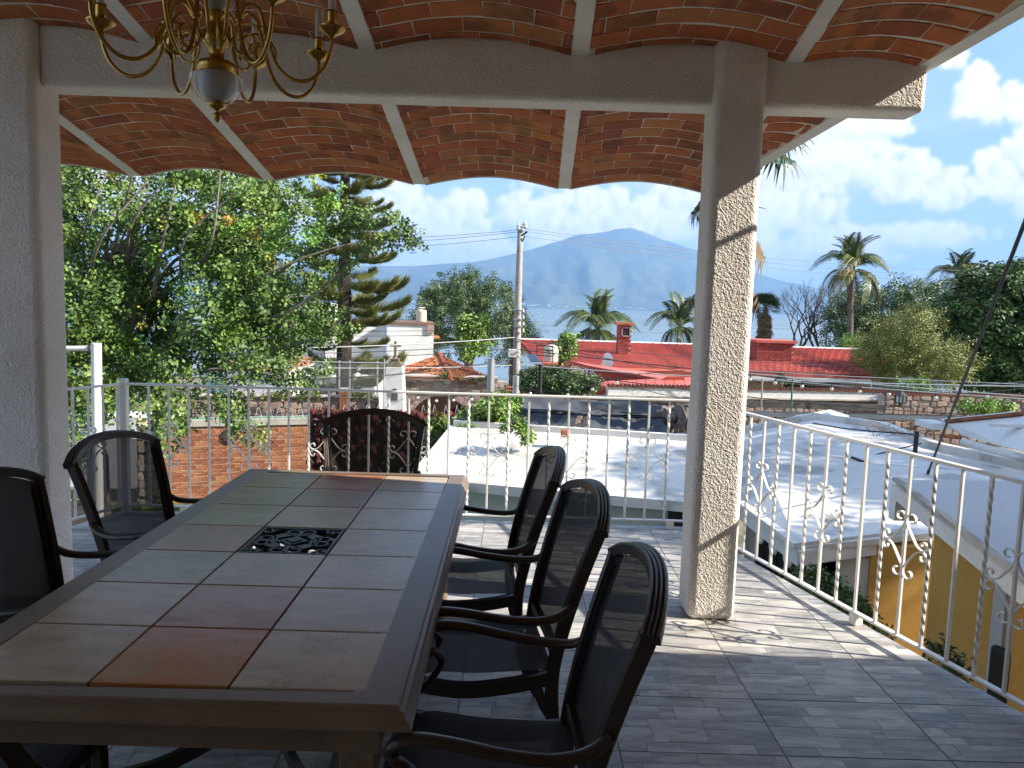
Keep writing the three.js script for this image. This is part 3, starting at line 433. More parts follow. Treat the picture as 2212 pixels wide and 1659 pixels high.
// ---- brass chandelier ----
{
  const brass = std({ color: C(.52, .33, .09), metalness: 1, roughness: .27 }), wax = std({ color: C(.72, .69, .62), roughness: .6 }), glass = new THREE.MeshPhysicalMaterial({ color: C(.96, .97, .98), transmission: 1, thickness: 0, roughness: .08, ior: 1.5 }), frost = new THREE.MeshPhysicalMaterial({ color: C(.62, .64, .65), transmission: .35, thickness: 0, roughness: .35 });
  const P = at(468, 84, 2.1), t = thing('chandelier', 'polished brass chandelier with curled arms and a glass bowl', 'chandelier', P);
  t.rotation.y = atan2(-P.x, -P.z) * 0 + .39;
  part('stem', lathe([[0, -.216], [.003, -.212], [.011, -.203], [.009, -.199], [.013, -.195], [.006, -.189], [.006, -.182], [.018, -.176], [.026, -.168], [.020, -.164], [0, -.164]], 20), brass, t);
  part('glass_bowl', new THREE.LatheGeometry([[.012, -.166], [.030, -.163], [.050, -.148], [.066, -.122], [.071, -.100], [.066, -.094], [.050, -.088]].map((p) => new THREE.Vector2(...p)), 10), glass, t);
  part('inner_glass', lathe([[.010, -.160], [.030, -.153], [.043, -.135], [.047, -.11], [.044, -.086]], 20), frost, t);
  part('ring', lathe([[.038, -.058], [.046, -.062], [.050, -.070], [.048, -.088], [.040, -.088], [.036, -.06]], 28), brass, t);
  part('hub', lathe([[.044, -.064], [.030, -.058], [.018, -.050], [.020, -.030], [.028, -.020], [.036, -.010], [.036, .014], [.028, .022], [.020, .03], [.018, .05], [.026, .058], [.026, .066], [.018, .07]], 24), brass, t);
  part('glass_ball', lathe([[.018, .07], [.04, .082], [.052, .105], [.050, .135], [.036, .155], [.018, .162]], 12), glass, t);
  part('ball_core', lathe([[.016, .072], [.030, .09], [.034, .11], [.030, .14], [.014, .16]], 16), frost, t);
  part('upper_stem', lathe([[.018, .16], [.03, .168], [.03, .176], [.014, .19], [.012, .25], [.026, .262], [.026, .27], [.010, .28], [.008, .42], [.014, .43], [.005, .44], [.005, .92]], 16), brass, t);
  const armC = samp([[.030, -.008, 0], [.050, .006, 0], [.062, .055, 0], [.082, .088, 0], [.108, .082, 0], [.122, .045, 0], [.138, -.01, 0], [.160, -.066, 0], [.200, -.098, 0], [.244, -.098, 0], [.282, -.066, 0], [.300, -.02, 0], [.303, .012, 0]], 48);
  const arm = merge([sweep(oval(.0105, .0105, 8), armC, { smooth: true }), lathe([[0, -.02], [.007, -.018], [.009, -.010], [.006, -.004], [.011, 0], [.006, .004], [.009, .012], [.006, .018], [0, .02]], 12).rotateZ(.28).translate(.128, .018, 0)]);
  const curl = sweep(oval(.007, .007, 6), Array.from({ length: 44 }, (_, i) => { const k = i / 43, a = -.4 + k * 3.4 * PI, r = lerp(.052, .012, k); return V3(.098 + r * cos(a), -.018 + r * sin(a), 0); }), { smooth: true, up: V3(0, 0, 1) });
  const cup = lathe([[0, .004], [.006, .004], [.009, .010], [.020, .014], [.034, .024], [.037, .030], [.034, .031], [.016, .024], [.010, .026], [.007, .034], [.011, .040], [.014, .046], [.0135, .068], [.015, .072], [0, .072]], 20), candle = lathe([[.0105, .066], [.0105, .150], [.008, .153], [0, .153]], 12), bulb = lathe([[0, .153], [.007, .156], [.012, .170], [.011, .186], [.005, .206], [0, .214]], 12);
  for (let k = 0; k < 8; k++) { const a = part('arm', arm, brass, t); a.rotation.y = (k + .5) * PI / 4; const c = part('candle_cup', cup, brass, a); c.position.set(.303, .006, 0); const w = part('candle', candle, wax, a); w.position.set(.303, .006, 0); const b = part('flame_bulb', bulb, glass, a); b.position.set(.303, .006, 0); const s = part('curl', curl, brass, t); s.rotation.y = k * PI / 4; }
  const arm2 = sweep(oval(.010, .010, 8), samp([[.016, .215, 0], [.05, .26, 0], [.09, .25, 0], [.115, .20, 0], [.15, .165, 0], [.185, .175, 0], [.20, .21, 0]], 30), { smooth: true });
  for (let k = 0; k < 6; k++) { const a = part('upper_arm', arm2, brass, t); a.rotation.y = k * PI / 3 + .3; const c = part('candle_cup', cup, brass, a); c.position.set(.2, .205, 0); const w = part('candle', candle, wax, a); w.position.set(.2, .205, 0); const b = part('flame_bulb', bulb, glass, a); b.position.set(.2, .205, 0); }
}

// =================== LAND, LAKE, MOUNTAIN ===================
const groundY = (D, x = 0) => { D = max(0, D); return D < 18 ? -3 : D < 60 ? -3 - .045 * (D - 18) : -4.89 - .115 * (D - 60); };
const LAKE = -23.4;
{
  const zs = [14, 4, -4, -8, -12, -18, -26, -36, -48, -60, -80, -110, -150, -200, -225, -260], xs = []; for (let i = -16; i <= 16; i++) xs.push(Math.sign(i) * (abs(i) ** 1.9) * 2.1);
  const pos = [], ix = [], uv = [], q = rng(3); zs.forEach((z) => xs.forEach((x) => { pos.push(x, groundY(-z) + (z < -60 ? rr(-.6, .6, q) : rr(-.05, 0, q)), z); uv.push(x, z); }));
  const n = xs.length; for (let j = 0; j < zs.length - 1; j++) for (let i = 0; i < n - 1; i++) { const o = j * n + i; ix.push(o, o + 1, o + n, o + 1, o + n + 1, o + n); }
  const g = new THREE.BufferGeometry(); g.setAttribute('position', new THREE.Float32BufferAttribute(pos, 3)); g.setAttribute('uv', new THREE.Float32BufferAttribute(uv, 2)); g.setIndex(ix); g.computeVertexNormals();
  struct('ground', g, std({ map: colTex(256, (u, v) => { const t = sstep(.42, .6, fbm(u * 6, v * 6, 5, 5, 6)), f = .8 + .4 * hash2(floor(u * 256), floor(v * 256)); return [lerp(.07, .20, t) * f, lerp(.10, .165, t) * f, lerp(.035, .11, t) * f]; }, .12), roughness: 1 }));
  // lake
  const rip = dataTex(512, (u, v) => { let s = 0; for (let o = 0; o < 4; o++) s += noise2(u * 14 * 2 ** o, v * 40 * 2 ** o, 70 + o, 14 * 2 ** o, 40 * 2 ** o) / 2 ** o; return s / 2; }, { rep: .008 });
  const rough = dataTex(256, (u, v) => { const t = fbm(u * 3, v * 14, 5, 44, 0); return [0, .20 + .5 * sstep(.42, .60, t), 0]; }, { rep: .0009 });
  const W = 16000, lg = new THREE.PlaneGeometry(W, W, 1, 1).rotateX(-PI / 2).translate(0, LAKE, -150 - W / 2); boxUVi(lg);
  struct('lake', lg, std({ color: C(.13, .18, .20), roughness: 1, roughnessMap: rough, bumpMap: rip, bumpScale: .22 }));
  function boxUVi(g) { const p = g.attributes.position, uv = g.attributes.uv; for (let i = 0; i < p.count; i++) uv.setXY(i, p.getX(i), p.getZ(i)); }
  // far shore and mountain: crest elevation (radians) by direction, seen across about nine kilometres
  const crest = [[-400, .034], [200, .036], [560, .036], [700, .041], [840, .0435], [900, .0455], [1030, .0535], [1110, .0655], [1180, .0795], [1240, .091], [1300, .0945], [1322, .098], [1347, .1005], [1368, .0975], [1400, .0905], [1440, .0835], [1495, .0725], [1560, .0585], [1640, .0435], [1680, .0375], [1720, .0345], [1760, .0295], [1840, .0275], [1960, .0285], [2212, .031], [2700, .03]];
  const el = (u) => { for (let i = 1; i < crest.length; i++) if (u <= crest[i][0]) { const [a, b] = [crest[i - 1], crest[i]], t = (u - a[0]) / (b[0] - a[0]); return lerp(a[1], b[1], t); } return .03; };
  const NA = 340, ND = 46, mp = [], mi = [], mu = [];
  for (let i = 0; i <= NA; i++) { const u = lerp(-500, 2700, i / NA), az = Math.atan((u - 1106) / 1662); for (let j = 0; j <= ND; j++) {
    const t = j / ND, near = lerp(6300, 9600, sstep(900, 1900, u)), far = near + 3600, d = lerp(near - 250, far, t) / cos(az) * .98, Hc = max(0, el(u)) * (near + 3300) / cos(az) + 25;
    const rise = t < .07 ? -.03 + t * .2 : .0 + Math.pow((t - .07) / .85, 1.25) * (t > .92 ? 1 : 1), sh = min(rise, 1) - (t > .92 ? (t - .92) * 4 : 0);
    const gul = (fbm(u * .020 + t * 1.2, t * 3, 5, 301) - .47) * .36 * sin(PI * clamp((t - .05) / .9)) + (abs(fbm(u * .009 + 3, t * 1.2, 4, 330) - .47)) * -.30 * sin(PI * clamp((t - .08) / .88));
    mp.push(d * sin(az), LAKE + Hc * (sh + gul) + (t < .05 ? -3 : 0), -d * cos(az)); mu.push(u * .004, t * 2);
  } }
  for (let i = 0; i < NA; i++) for (let j = 0; j < ND; j++) { const o = i * (ND + 1) + j; mi.push(o, o + ND + 1, o + 1, o + 1, o + ND + 1, o + ND + 2); }
  const mg = new THREE.BufferGeometry(); mg.setAttribute('position', new THREE.Float32BufferAttribute(mp, 3)); mg.setAttribute('uv', new THREE.Float32BufferAttribute(mu, 2)); mg.setIndex(mi); mg.computeVertexNormals();
  struct('mountain', mg, std({ map: colTex(512, (u, v) => { const t = sstep(.44, .58, fbm(u * 10, v * 7, 6, 15, 0)), m = sstep(.56, .62, fbm(u * 30, v * 24, 4, 19)) * .5; return [lerp(.035, .07, t) + m * .05, lerp(.055, .09, t) + m * .055, lerp(.03, .045, t) + m * .025]; }, .35), roughness: 1 }));
  // pale villages on the far shore
  const q2 = rng(19), bl = []; for (let k = 0; k < 130; k++) { const u = rr(850, 2000, q2), az = Math.atan((u - 1106) / 1662), near = lerp(6300, 9600, sstep(900, 1900, u)), d = near / cos(az) * rr(.985, 1.03, q2), h = rr(5, 12, q2); bl.push(box(rr(12, 45, q2), h, 14, d * sin(az), LAKE + 22 + h / 2 + rr(-12, 6, q2), -d * cos(az))); }
  const vil = solo('far_village', bl, std({ color: C(.7, .68, .64) }), 'tiny pale village strung along the far lake shore under the mountain', 'village'); vil.userData.kind = 'stuff';
}
scene.fog = new THREE.FogExp2(FOG, FOGD);

// view frames of the photograph in which distances across were measured
const frame = (ou, ov, s) => (x, y, D) => at(ou + x * s, ov + y * s, D);
const f5 = frame(806.5, 403.2, .3385), f6 = frame(1463, 374.4, .3385), fc = frame(633.6, 633.6, .2083), fp = frame(1094.5, 633.6, .1736), fr = frame(1440, 777.6, .349), f3 = frame(1440, 806.5, .349), ff = frame(864, 835.3, .2865);
const unitAt = (D) => D / 1661.9;

// =================== PLANTS ===================
function leafSpray(n, len, leaf, seed, { wide = .55, fold = .25, droop = .1 } = {}) {
  const q = rng(seed), pos = [], ix = [];
  for (let k = 0; k < n; k++) {
    const t = (k + .5) / n, a = k * 2.4 + rr(-.4, .4, q), out = V3(cos(a), rr(-.25, .45, q), sin(a)).normalize(), b = V3(0, t * len, 0).addScaledVector(out, len * .12), L = leaf * rr(.75, 1.2, q);
    const side = V3(0, 1, 0).cross(out).normalize().applyAxisAngle(out, rr(-.7, .7, q)), up = out.clone().cross(side).normalize(), tip = b.clone().addScaledVector(out, L).addScaledVector(V3(0, -1, 0), L * droop), m = b.clone().addScaledVector(out, L * .45).addScaledVector(up, -L * fold * .3), o = pos.length / 3;
    for (const p of [b, m.clone().addScaledVector(side, L * wide / 2).addScaledVector(up, L * fold * .4), tip, m.clone().addScaledVector(side, -L * wide / 2).addScaledVector(up, L * fold * .4), b.clone().addScaledVector(out, L * .5)]) pos.push(...p.toArray());
    ix.push(o, o + 1, o + 4, o + 1, o + 2, o + 4, o + 4, o + 2, o + 3, o, o + 4, o + 3);
  }
  const g = new THREE.BufferGeometry(); g.setAttribute('position', new THREE.Float32BufferAttribute(pos, 3)); g.setIndex(ix); g.computeVertexNormals(); g.setAttribute('uv', new THREE.Float32BufferAttribute(new Float32Array(pos.length / 3 * 2), 2)); return g;
}
const leafMat = (o = {}) => std({ color: 0xffffff, roughness: .5, side: THREE.DoubleSide, ...o });
const LM = leafMat(), LMgloss = leafMat({ roughness: .58 });
const bark = std({ map: mottle([.085, .065, .048], [.17, .14, .11], 6, 128, 1.5, 71), roughness: .95 }), barkPale = std({ map: mottle([.15, .13, .10], [.26, .225, .18], 6, 128, 1.5, 75), roughness: .9 }), barkDark = std({ color: C(.045, .034, .028), roughness: 1 });
const GREENS = { deep: [[.035, .07, .016], [.055, .10, .023], [.078, .13, .03]], mid: [[.045, .09, .02], [.07, .125, .026], [.095, .15, .032]], olive: [[.10, .115, .022], [.135, .145, .03], [.165, .165, .04]], bright: [[.10, .20, .025], [.15, .26, .035], [.20, .28, .04]], dark: [[.018, .038, .012], [.028, .052, .015], [.038, .07, .018]] };
function qUp(q, tilt) { const a = q() * 2 * PI, t = tilt * sqrt(q()); return new THREE.Quaternion().setFromEuler(new THREE.Euler(t * cos(a), q() * 2 * PI, t * sin(a))); }
// crown blobs: [u, v, ru, rv, n]; depth and half depth in metres
function foliage(parent, blobs, { D, rz, seed, spray, cols, mat = LM, size = 1, shell = .5, tilt = 1.3, gap = .0, gs = .9, clump = .45, per = 14 }) {
  const q = rng(seed), ms = [], cs = [], ctr = [];
  for (const [u, v, ru, rv, n, dd = 0] of blobs) {
    const dep = D + dd, c = at(u, v, dep), k = unitAt(dep), nc = Math.ceil(n / per);
    for (let i = 0; i < nc; i++) {
      let x, y, z, l; do { x = rr(-1, 1, q); y = rr(-1, 1, q); z = rr(-1, 1, q); l = hypot(x, y, z); } while (l > 1 || l < .05);
      const s = (l ** (1 - shell)) / l * rr(.9, 1.12, q), p = V3(c.x + x * s * ru * k, c.y + y * s * rv * k, c.z + z * s * rz);
      if (gap && noise2(p.x / gs + 50, p.y / gs + 50, seed) < gap) continue;
      ctr.push(p); const tone = rr(.75, 1.2, q), cc = q();
      for (let m = 0; m < per; m++) { const d = V3(rr(-1, 1, q), rr(-1, 1, q), rr(-1, 1, q)).multiplyScalar(clump); const pp = p.clone().add(d), M4 = new THREE.Matrix4().compose(pp, qUp(q, tilt), V3(1, 1, 1).multiplyScalar(size * rr(.7, 1.25, q))); ms.push(M4); const b = cols[min(cols.length - 1, floor((cc * .6 + q() * .4) * cols.length))]; cs.push(C(b[0] * tone, b[1] * tone, b[2] * tone)); }
    }
  }
  const o = inst('crown', spray, mat, ms, parent, cs); o.userData.kind = 'stuff'; return ctr;
}
function branches(parent, base, fork, targets, r0, mat, seed, nLimb = 12, lean = .35) {
  const q = rng(seed), g = [taper([base, base.clone().lerp(fork, .5).add(V3(rr(-.1, .1, q), 0, rr(-.1, .1, q))), fork], r0 * 1.25, r0 * .85, 8, 8)]; part('trunk', boxUV(g[0]), mat, parent);
  const L = []; for (let i = 0; i < min(nLimb, targets.length); i++) { const t = targets[floor(q() * targets.length)], m = fork.clone().lerp(t, .5).add(V3(rr(-.2, .2, q), rr(0, lean, q) * fork.distanceTo(t) * .5, rr(-.2, .2, q))); L.push(taper([fork.clone().lerp(base, rr(0, .25, q)), m, t], r0 * rr(.3, .5, q), r0 * .07, 8, 5)); }
  if (L.length) part('limbs', boxUV(merge(L)), mat, parent);
}
function tree(name, label, cat, blobs, o, group) {
  const t = thing(name, label, cat, null, 0, group), ctr = foliage(t, blobs, o);
  const [bu, bv, bD] = o.trunk, base = at(bu, bv, bD ?? o.D); base.y = min(base.y, o.baseY ?? groundY(o.D) - .1); const fork = at(o.fork[0], o.fork[1], o.D); if (base.y > fork.y - .3) base.y = fork.y - .6;
  branches(t, base, fork, ctr, o.r0 ?? .12, o.bark ?? bark, o.seed + 1, o.limbs ?? 14, o.lean ?? .35); return t;
}
const spS = leafSpray(9, .17, .054, 11, { wide: .85 }), spT = leafSpray(9, .5, .20, 12, { wide: .5 }), spF = leafSpray(12, .55, .13, 13, { wide: .32 }), spB = leafSpray(8, .30, .23, 14, { wide: .55, droop: .3 }), spM = leafSpray(9, .34, .13, 15, { wide: .6 });

// the big leafy tree at the left, beyond the railing
{
  const t = thing('leafy_tree', 'big sprawling tree of small round leaves filling the left opening', 'tree');
  const cols = [[.055, .115, .02], [.10, .175, .028], [.14, .21, .034], [.07, .14, .028], [.105, .18, .036], [.08, .135, .034]];
  const ctr = foliage(t, [[270, 460, 210, 140, 3900], [480, 470, 170, 110, 2300, .4], [240, 690, 170, 120, 2400], [440, 650, 180, 120, 2500], [600, 620, 110, 110, 1000, .5], [470, 770, 170, 44, 1000, -.3], [190, 800, 110, 60, 800, -.6], [620, 715, 70, 46, 220, .4], [650, 440, 70, 60, 300, .8], [250, 860, 120, 36, 300, -1.2], [420, 880, 60, 30, 130, -1.4], [590, 790, 50, 22, 110, 0], [470, 920, 60, 24, 70, -1.5], [545, 935, 30, 26, 50, -1.5]], { D: 11.2, rz: 1.5, seed: 201, spray: spS, cols, mat: LMgloss, size: 1.08, shell: .35, tilt: 2.4, gap: .43, gs: .42, clump: .17, per: 12 });
  const q = rng(210), base = at(215, 985, 11.6); base.y = -3.1;
  part('trunk', boxUV(taper([base, at(215, 820, 11.6), at(250, 700, 11.6)], .17, .12, 10, 8)), bark, t);
  const st = []; // many long arching stems
  for (let k = 0; k < 44; k++) { const a = at(rr(170, 290, q), rr(690, 830, q), rr(11.2, 12.2, q)), u1 = rr(130, 700, q), v1 = u1 > 480 ? rr(430, 640, q) : rr(350, 560, q), b = at(u1, v1, rr(10.6, 12.6, q)), m = a.clone().lerp(b, .5).add(V3(-abs(b.x - a.x) * .12, abs(b.y - a.y) * .18 + .1, 0)); st.push(taper([a, m, b], rr(.022, .05, q), .007, 12, 5)); }
  for (let k = 0; k < 7; k++) { const u0 = rr(150, 430, q), v0 = rr(560, 640, q), P = [at(u0, v0, 10.7), at(u0 + rr(0, 40, q), (v0 + 400) / 2, rr(9.9, 10.3, q)), at(u0 + rr(30, 130, q), rr(350, 420, q), rr(9.7, 10.2, q))]; st.push(taper(P, rr(.020, .032, q), .009, 12, 5)); }
  for (const P of [[[560, 700, 11], [660, 650, 11], [760, 570, 11], [830, 520, 11], [905, 518, 11]], [[540, 640, 11.2], [640, 560, 11], [720, 500, 11], [780, 470, 11]], [[600, 760, 11], [700, 720, 10.8], [740, 690, 10.8]], [[330, 900, 10], [420, 880, 9.9], [520, 905, 9.8]], [[420, 800, 10.6], [540, 800, 10.3], [640, 830, 10.2]], [[380, 690, 11], [560, 600, 10.8], [690, 545, 10.8], [850, 505, 11]]]) st.push(taper(P.map((p) => at(...p)), .028, .006, 16, 5));
  part('stems', boxUV(merge(st)), barkPale, t);
  const tw = []; const cs = [], ms = []; // leaves along the loose outer shoots and the yellow sprigs
  const along = (P, n, sp, c) => { const cv = curve(P.map((p) => at(...p))); for (let i = 0; i < n; i++) { const p = cv.getPoint(q()).add(V3(rr(-sp, sp, q), rr(-sp, sp, q), rr(-sp, sp, q))); ms.push(new THREE.Matrix4().compose(p, qUp(q, 2.4), V3(1, 1, 1).multiplyScalar(rr(.7, 1.1, q)))); const b = c[floor(q() * c.length)]; cs.push(C(...b)); } };
  along([[700, 600, 11], [770, 560, 11], [830, 520, 11], [905, 518, 11]], 110, .12, cols); along([[690, 520, 11], [760, 480, 11], [840, 470, 11], [885, 520, 11]], 120, .13, cols); along([[640, 560, 11], [720, 500, 11], [780, 470, 11]], 130, .16, cols); along([[640, 690, 11], [700, 720, 10.8], [740, 690, 10.8]], 120, .18, cols); along([[560, 800, 10.3], [640, 830, 10.2], [700, 800, 10.2]], 90, .14, cols);
  along([[470, 840, 9.9], [500, 900, 9.8], [560, 950, 9.8]], 90, .12, cols); along([[160, 800, 10], [170, 900, 10], [150, 1000, 10]], 160, .22, cols);
  const yel = [[.34, .30, .03], [.42, .34, .03], [.26, .30, .03], [.40, .22, .04]];
  for (const [u, v] of [[232, 380], [425, 470], [490, 480], [345, 500], [545, 520], [690, 395], [300, 700], [575, 560]]) along([[u, v, 10.1], [u + 8, v - 8, 10.1]], 3, .05, yel);
  const lime = [[.12, .25, .025], [.16, .30, .03], [.10, .21, .03]]; for (const [u, v] of [[600, 500], [580, 530], [505, 500], [700, 440], [140, 640], [250, 750], [380, 650], [480, 730], [655, 520], [320, 560]]) along([[u, v, 10.3], [u + 30, v - 10, 10.3]], 26, .12, lime);
  inst('shoots', spS, LMgloss, ms, t, cs).userData.kind = 'stuff';
}
// Norfolk pine
{
  const t = thing('norfolk_pine', 'tall Norfolk pine with dark trunk and tiers of upturned plumes', 'tree'), D = 27, X = (v) => 745 + (v - 700) * .005;
  const tr = []; for (let v = 900; v >= 150; v -= 50) tr.push(at(744 - (v - 700) * .006, v, D)); tr[0].y = groundY(D) - .2;
  part('trunk', boxUV(taper(tr, .30, .10, 30, 10)), std({ map: mottle([.035, .028, .024], [.10, .08, .065], 9, 128, 1.5, 87), bumpMap: stuccoBump, bumpScale: .05, roughness: 1 }), t);
  const mat = std({ vertexColors: true, roughness: .75, side: THREE.DoubleSide }), mk = (seed, len) => { // branch along +x: droops a little, then lifts at the tip
    const q = rng(seed), path = samp([[0, 0, 0], [len * .3, -.10, 0], [len * .65, -.12, 0], [len * .9, .05, 0], [len, .22, 0]], 20), g = [paint(sweep(oval(.05, .05, 5), path, { scale: (k) => lerp(1, .25, k) }), [.05, .035, .025])], cv = curve(path);
    for (let i = 0; i < 760; i++) { const k = lerp(.2, 1, floor(q() * 6) / 6 + q() * .12), p = cv.getPoint(k), T = cv.getTangent(k), s = q() < .5 ? -1 : 1, L = rr(.30, .62, q) * (1.1 - .4 * k), d = T.clone().multiplyScalar(rr(.2, .9, q)).add(V3(0, rr(-.25, .75, q), s * rr(.05, 1.1, q))).normalize(); p.y -= .03; const e = p.clone().addScaledVector(d, L * .6), e2 = e.clone().addScaledVector(d.clone().add(V3(.2, .55, 0)).normalize(), L * .5); const c = rr(.6, 1.25, q); g.push(paint(sweep(oval(.025, .025, 3), [p, e, e2], { scale: (k2) => 1.15 - .9 * k2 }), [.15 * c, .165 * c, .036 * c])); }
    return merge(g);
  };
  const B = [mk(31, 2.2), mk(32, 2.0), mk(33, 2.35)], q = rng(35);
  for (const [v, s, n, off] of [[825, .8, 5, .2], [782, 1.0, 6, .1], [728, .6, 5, .3], [692, 1.05, 6, .0], [650, 1.08, 6, .5], [605, 1.02, 6, .15], [545, 1.02, 6, .35], [496, .85, 6, .05], [450, .88, 6, .4], [408, .8, 6, .2], [366, .74, 6, .1], [326, .66, 5, .3], [288, .58, 5, 0], [250, .48, 5, .3], [215, .36, 5, .2]])
    for (let k = 0; k <= n; k++) { const o = part('branch', B[floor(q() * 3)], mat, t); o.position.copy(at(744, v + rr(-17, 17, q), D)); o.rotation.set(0, off + k / n * 2 * PI + rr(-.3, .3, q), rr(-.16, .12, q)); const sc = s * rr(.6, 1.12, q); o.scale.set(sc, sc, sc); }
}
// palms
function frondGeo(seed, len, { arch = .5, droop = .6, n = 34, leaf = .62, vee = .35, hang = .5, w = .035 } = {}) { // along +x, arching
  const q = rng(seed), P = []; for (let i = 0; i <= 14; i++) { const k = i / 14; P.push(V3(len * (k - .12 * k * k * droop), len * (arch * k - (arch + droop * .6) * k * k * k * .75 - .1 * droop * k * k), 0)); }
  const cv = curve(P), g = [paint(sweep(oval(.05, .035, 5), P, { scale: (k) => lerp(1, .2, k) }), [.20, .19, .06])], pos = [], col = [];
  for (let i = 0; i < n; i++) for (const s of [-1, 1]) { const k = lerp(.16, .99, i / n), p = cv.getPoint(k), T = cv.getTangent(k), L = leaf * (sin(PI * clamp(.1 + k * .86)) ** .6) * rr(.85, 1.1, q), side = V3(0, 0, s), d = T.clone().multiplyScalar(.55).addScaledVector(side, 1).add(V3(0, vee, 0)).normalize(), m = p.clone().addScaledVector(d, L * .5), e = m.clone().addScaledVector(d, L * .42).add(V3(0, -L * hang * rr(.5, 1.1, q), 0)), ww = T.clone().multiplyScalar(w), c = rr(.75, 1.2, q);
    for (const v of [p, m.clone().add(ww), m.clone().sub(ww), m.clone().add(ww), e, m.clone().sub(ww)]) { pos.push(...v.toArray()); col.push(.085 * c, .125 * c, .028 * c); } }
  const l = new THREE.BufferGeometry(); l.setAttribute('position', new THREE.Float32BufferAttribute(pos, 3)); l.computeVertexNormals(); l.setAttribute('color', new THREE.Float32BufferAttribute(col, 3)); g.push(l); return merge(g);
}
const palmMats = [[1, 1, 1], [1.35, 1.2, .9], [2.9, 1.75, .85], [.7, .8, .75]].map((c) => std({ color: C(...c.map((x) => x * .82)), vertexColors: true, roughness: .45, side: THREE.DoubleSide }));
const FR = { up: frondGeo(51, 1, { arch: .32, droop: .35, leaf: .30, hang: .3, w: .011, n: 46 }), arc: frondGeo(52, 1, { arch: .5, droop: .95, leaf: .31, hang: .6, w: .011, n: 46 }), low: frondGeo(53, 1, { arch: .18, droop: 1.15, leaf: .28, hang: .8, w: .011, n: 46 }) };
const trunkG = (pts, r0, r1) => { const c = curve(pts), g = []; const n = 46; for (let i = 0; i < n; i++) { const a = c.getPoint(i / n), b = c.getPoint((i + .96) / n), r = lerp(r0, r1, i / n) * (i < 3 ? 1.15 : 1); g.push(cylTo(a, b, r * 1.05, r * .95, 8)); } return boxUV(merge(g)); };
function coconut(label, u, v, D, len, seed, { base = 780, up = 7, arc = 9, low = 6, lean = 0, r = .16, group } = {}) {
  const t = thing('coconut_palm', label, 'palm tree', null, 0, group), q = rng(seed), c = at(u, v, D), b = at(u + lean, base, D); b.y = groundY(D) - .3; const m = b.clone().lerp(c, .5).add(V3((c.x - b.x) * .2, 0, 0));
  part('trunk', trunkG([b, m, c.clone().add(V3(0, -.1, 0))], r * 1.2, r * .75), std({ map: mottle([.11, .085, .065], [.21, .175, .14], 8, 64, 1, 99), roughness: 1 }), t);
  const add = (g, n, p0, p1, mi, y0, L) => { for (let k = 0; k < n; k++) { const o = part('frond', g, palmMats[mi[floor(q() * mi.length)]], t); o.position.copy(c); const s = len * L * rr(.85, 1.1, q); o.scale.set(s, s, s); o.rotation.order = 'YZX'; o.rotation.set(rr(-.4, .4, q), y0 + (k + rr(-.3, .3, q)) / n * 2 * PI, rr(p0, p1, q)); } };
  add(FR.up, up, .85, 1.4, [0, 0, 3], seed, .92); add(FR.arc, arc, .12, .55, [0, 0, 1, 3], seed * 1.7, 1); add(FR.low, low, -.75, -.15, [1, 2, 1, 0], seed * 2.3, .95);
  const nuts = []; for (let k = 0; k < 7; k++) nuts.push(new THREE.IcosahedronGeometry(.12, 1).translate(c.x + rr(-.3, .3, q), c.y - .25 + rr(-.15, .1, q), c.z + rr(-.3, .3, q))); const o = part('coconuts', nuts, std({ color: C(.20, .15, .04), roughness: .6 }), t); o.userData.kind = 'stuff'; return t;
}
coconut('broad coconut palm with yellowing lower fronds behind the tall red chimney', 1291, 712, 56, 3.4, 3, { up: 7, arc: 11, low: 7, r: .2 });
coconut('coconut palm half hidden by the right column, above the red roof', 1468, 705, 56, 2.9, 5, { up: 6, arc: 9, low: 5 });
coconut('tall coconut palm with long curved trunk rising above the right trees', 1840, 583, 49, 2.75, 7, { base: 790, up: 8, arc: 9, low: 8, lean: 10, r: .22 });
coconut('second coconut palm, its crown just above the far right trees', 2072, 600, 66, 2.9, 9, { base: 760, up: 7, arc: 10, low: 5 });
coconut('dark coconut palm seen through gaps in the big left tree', 600, 640, 46, 2.6, 12, { base: 800, up: 5, arc: 8, low: 5 });
// fan palms
function fanGeo(seed, drop) { const q = rng(seed), pos = [], col = [], n = 22; const st = sweep(rect(.02, .012), [V3(0, 0, 0), V3(.3, .04, 0), V3(.55, .02, 0)], {}); const g = [paint(st, [.15, .16, .05])]; for (let k = 0; k < n; k++) { const a = lerp(-1.75, 1.75, k / (n - 1)), L = .52 * (1 - .12 * abs(a)) * rr(.9, 1.1, q), d = V3(cos(a), .1 - .12 * abs(sin(a)), sin(a)), b = V3(.55, .02, 0), m = b.clone().addScaledVector(d, L * .6), e = b.clone().addScaledVector(d, L).add(V3(0, -L * drop * rr(.4, 1.2, q), 0)), w = V3(-sin(a), 0, cos(a)).multiplyScalar(.022), c = rr(.75, 1.2, q); for (const v of [b, m.clone().add(w), m.clone().sub(w), m.clone().add(w), e, m.clone().sub(w)]) { pos.push(...v.toArray()); col.push(.075 * c, .115 * c, .032 * c); } } const l = new THREE.BufferGeometry(); l.setAttribute('position', new THREE.Float32BufferAttribute(pos, 3)); l.computeVertexNormals(); l.setAttribute('color', new THREE.Float32BufferAttribute(col, 3)); g.push(l); return merge(g); }
const FAN = [fanGeo(61, .25), fanGeo(62, .6)];
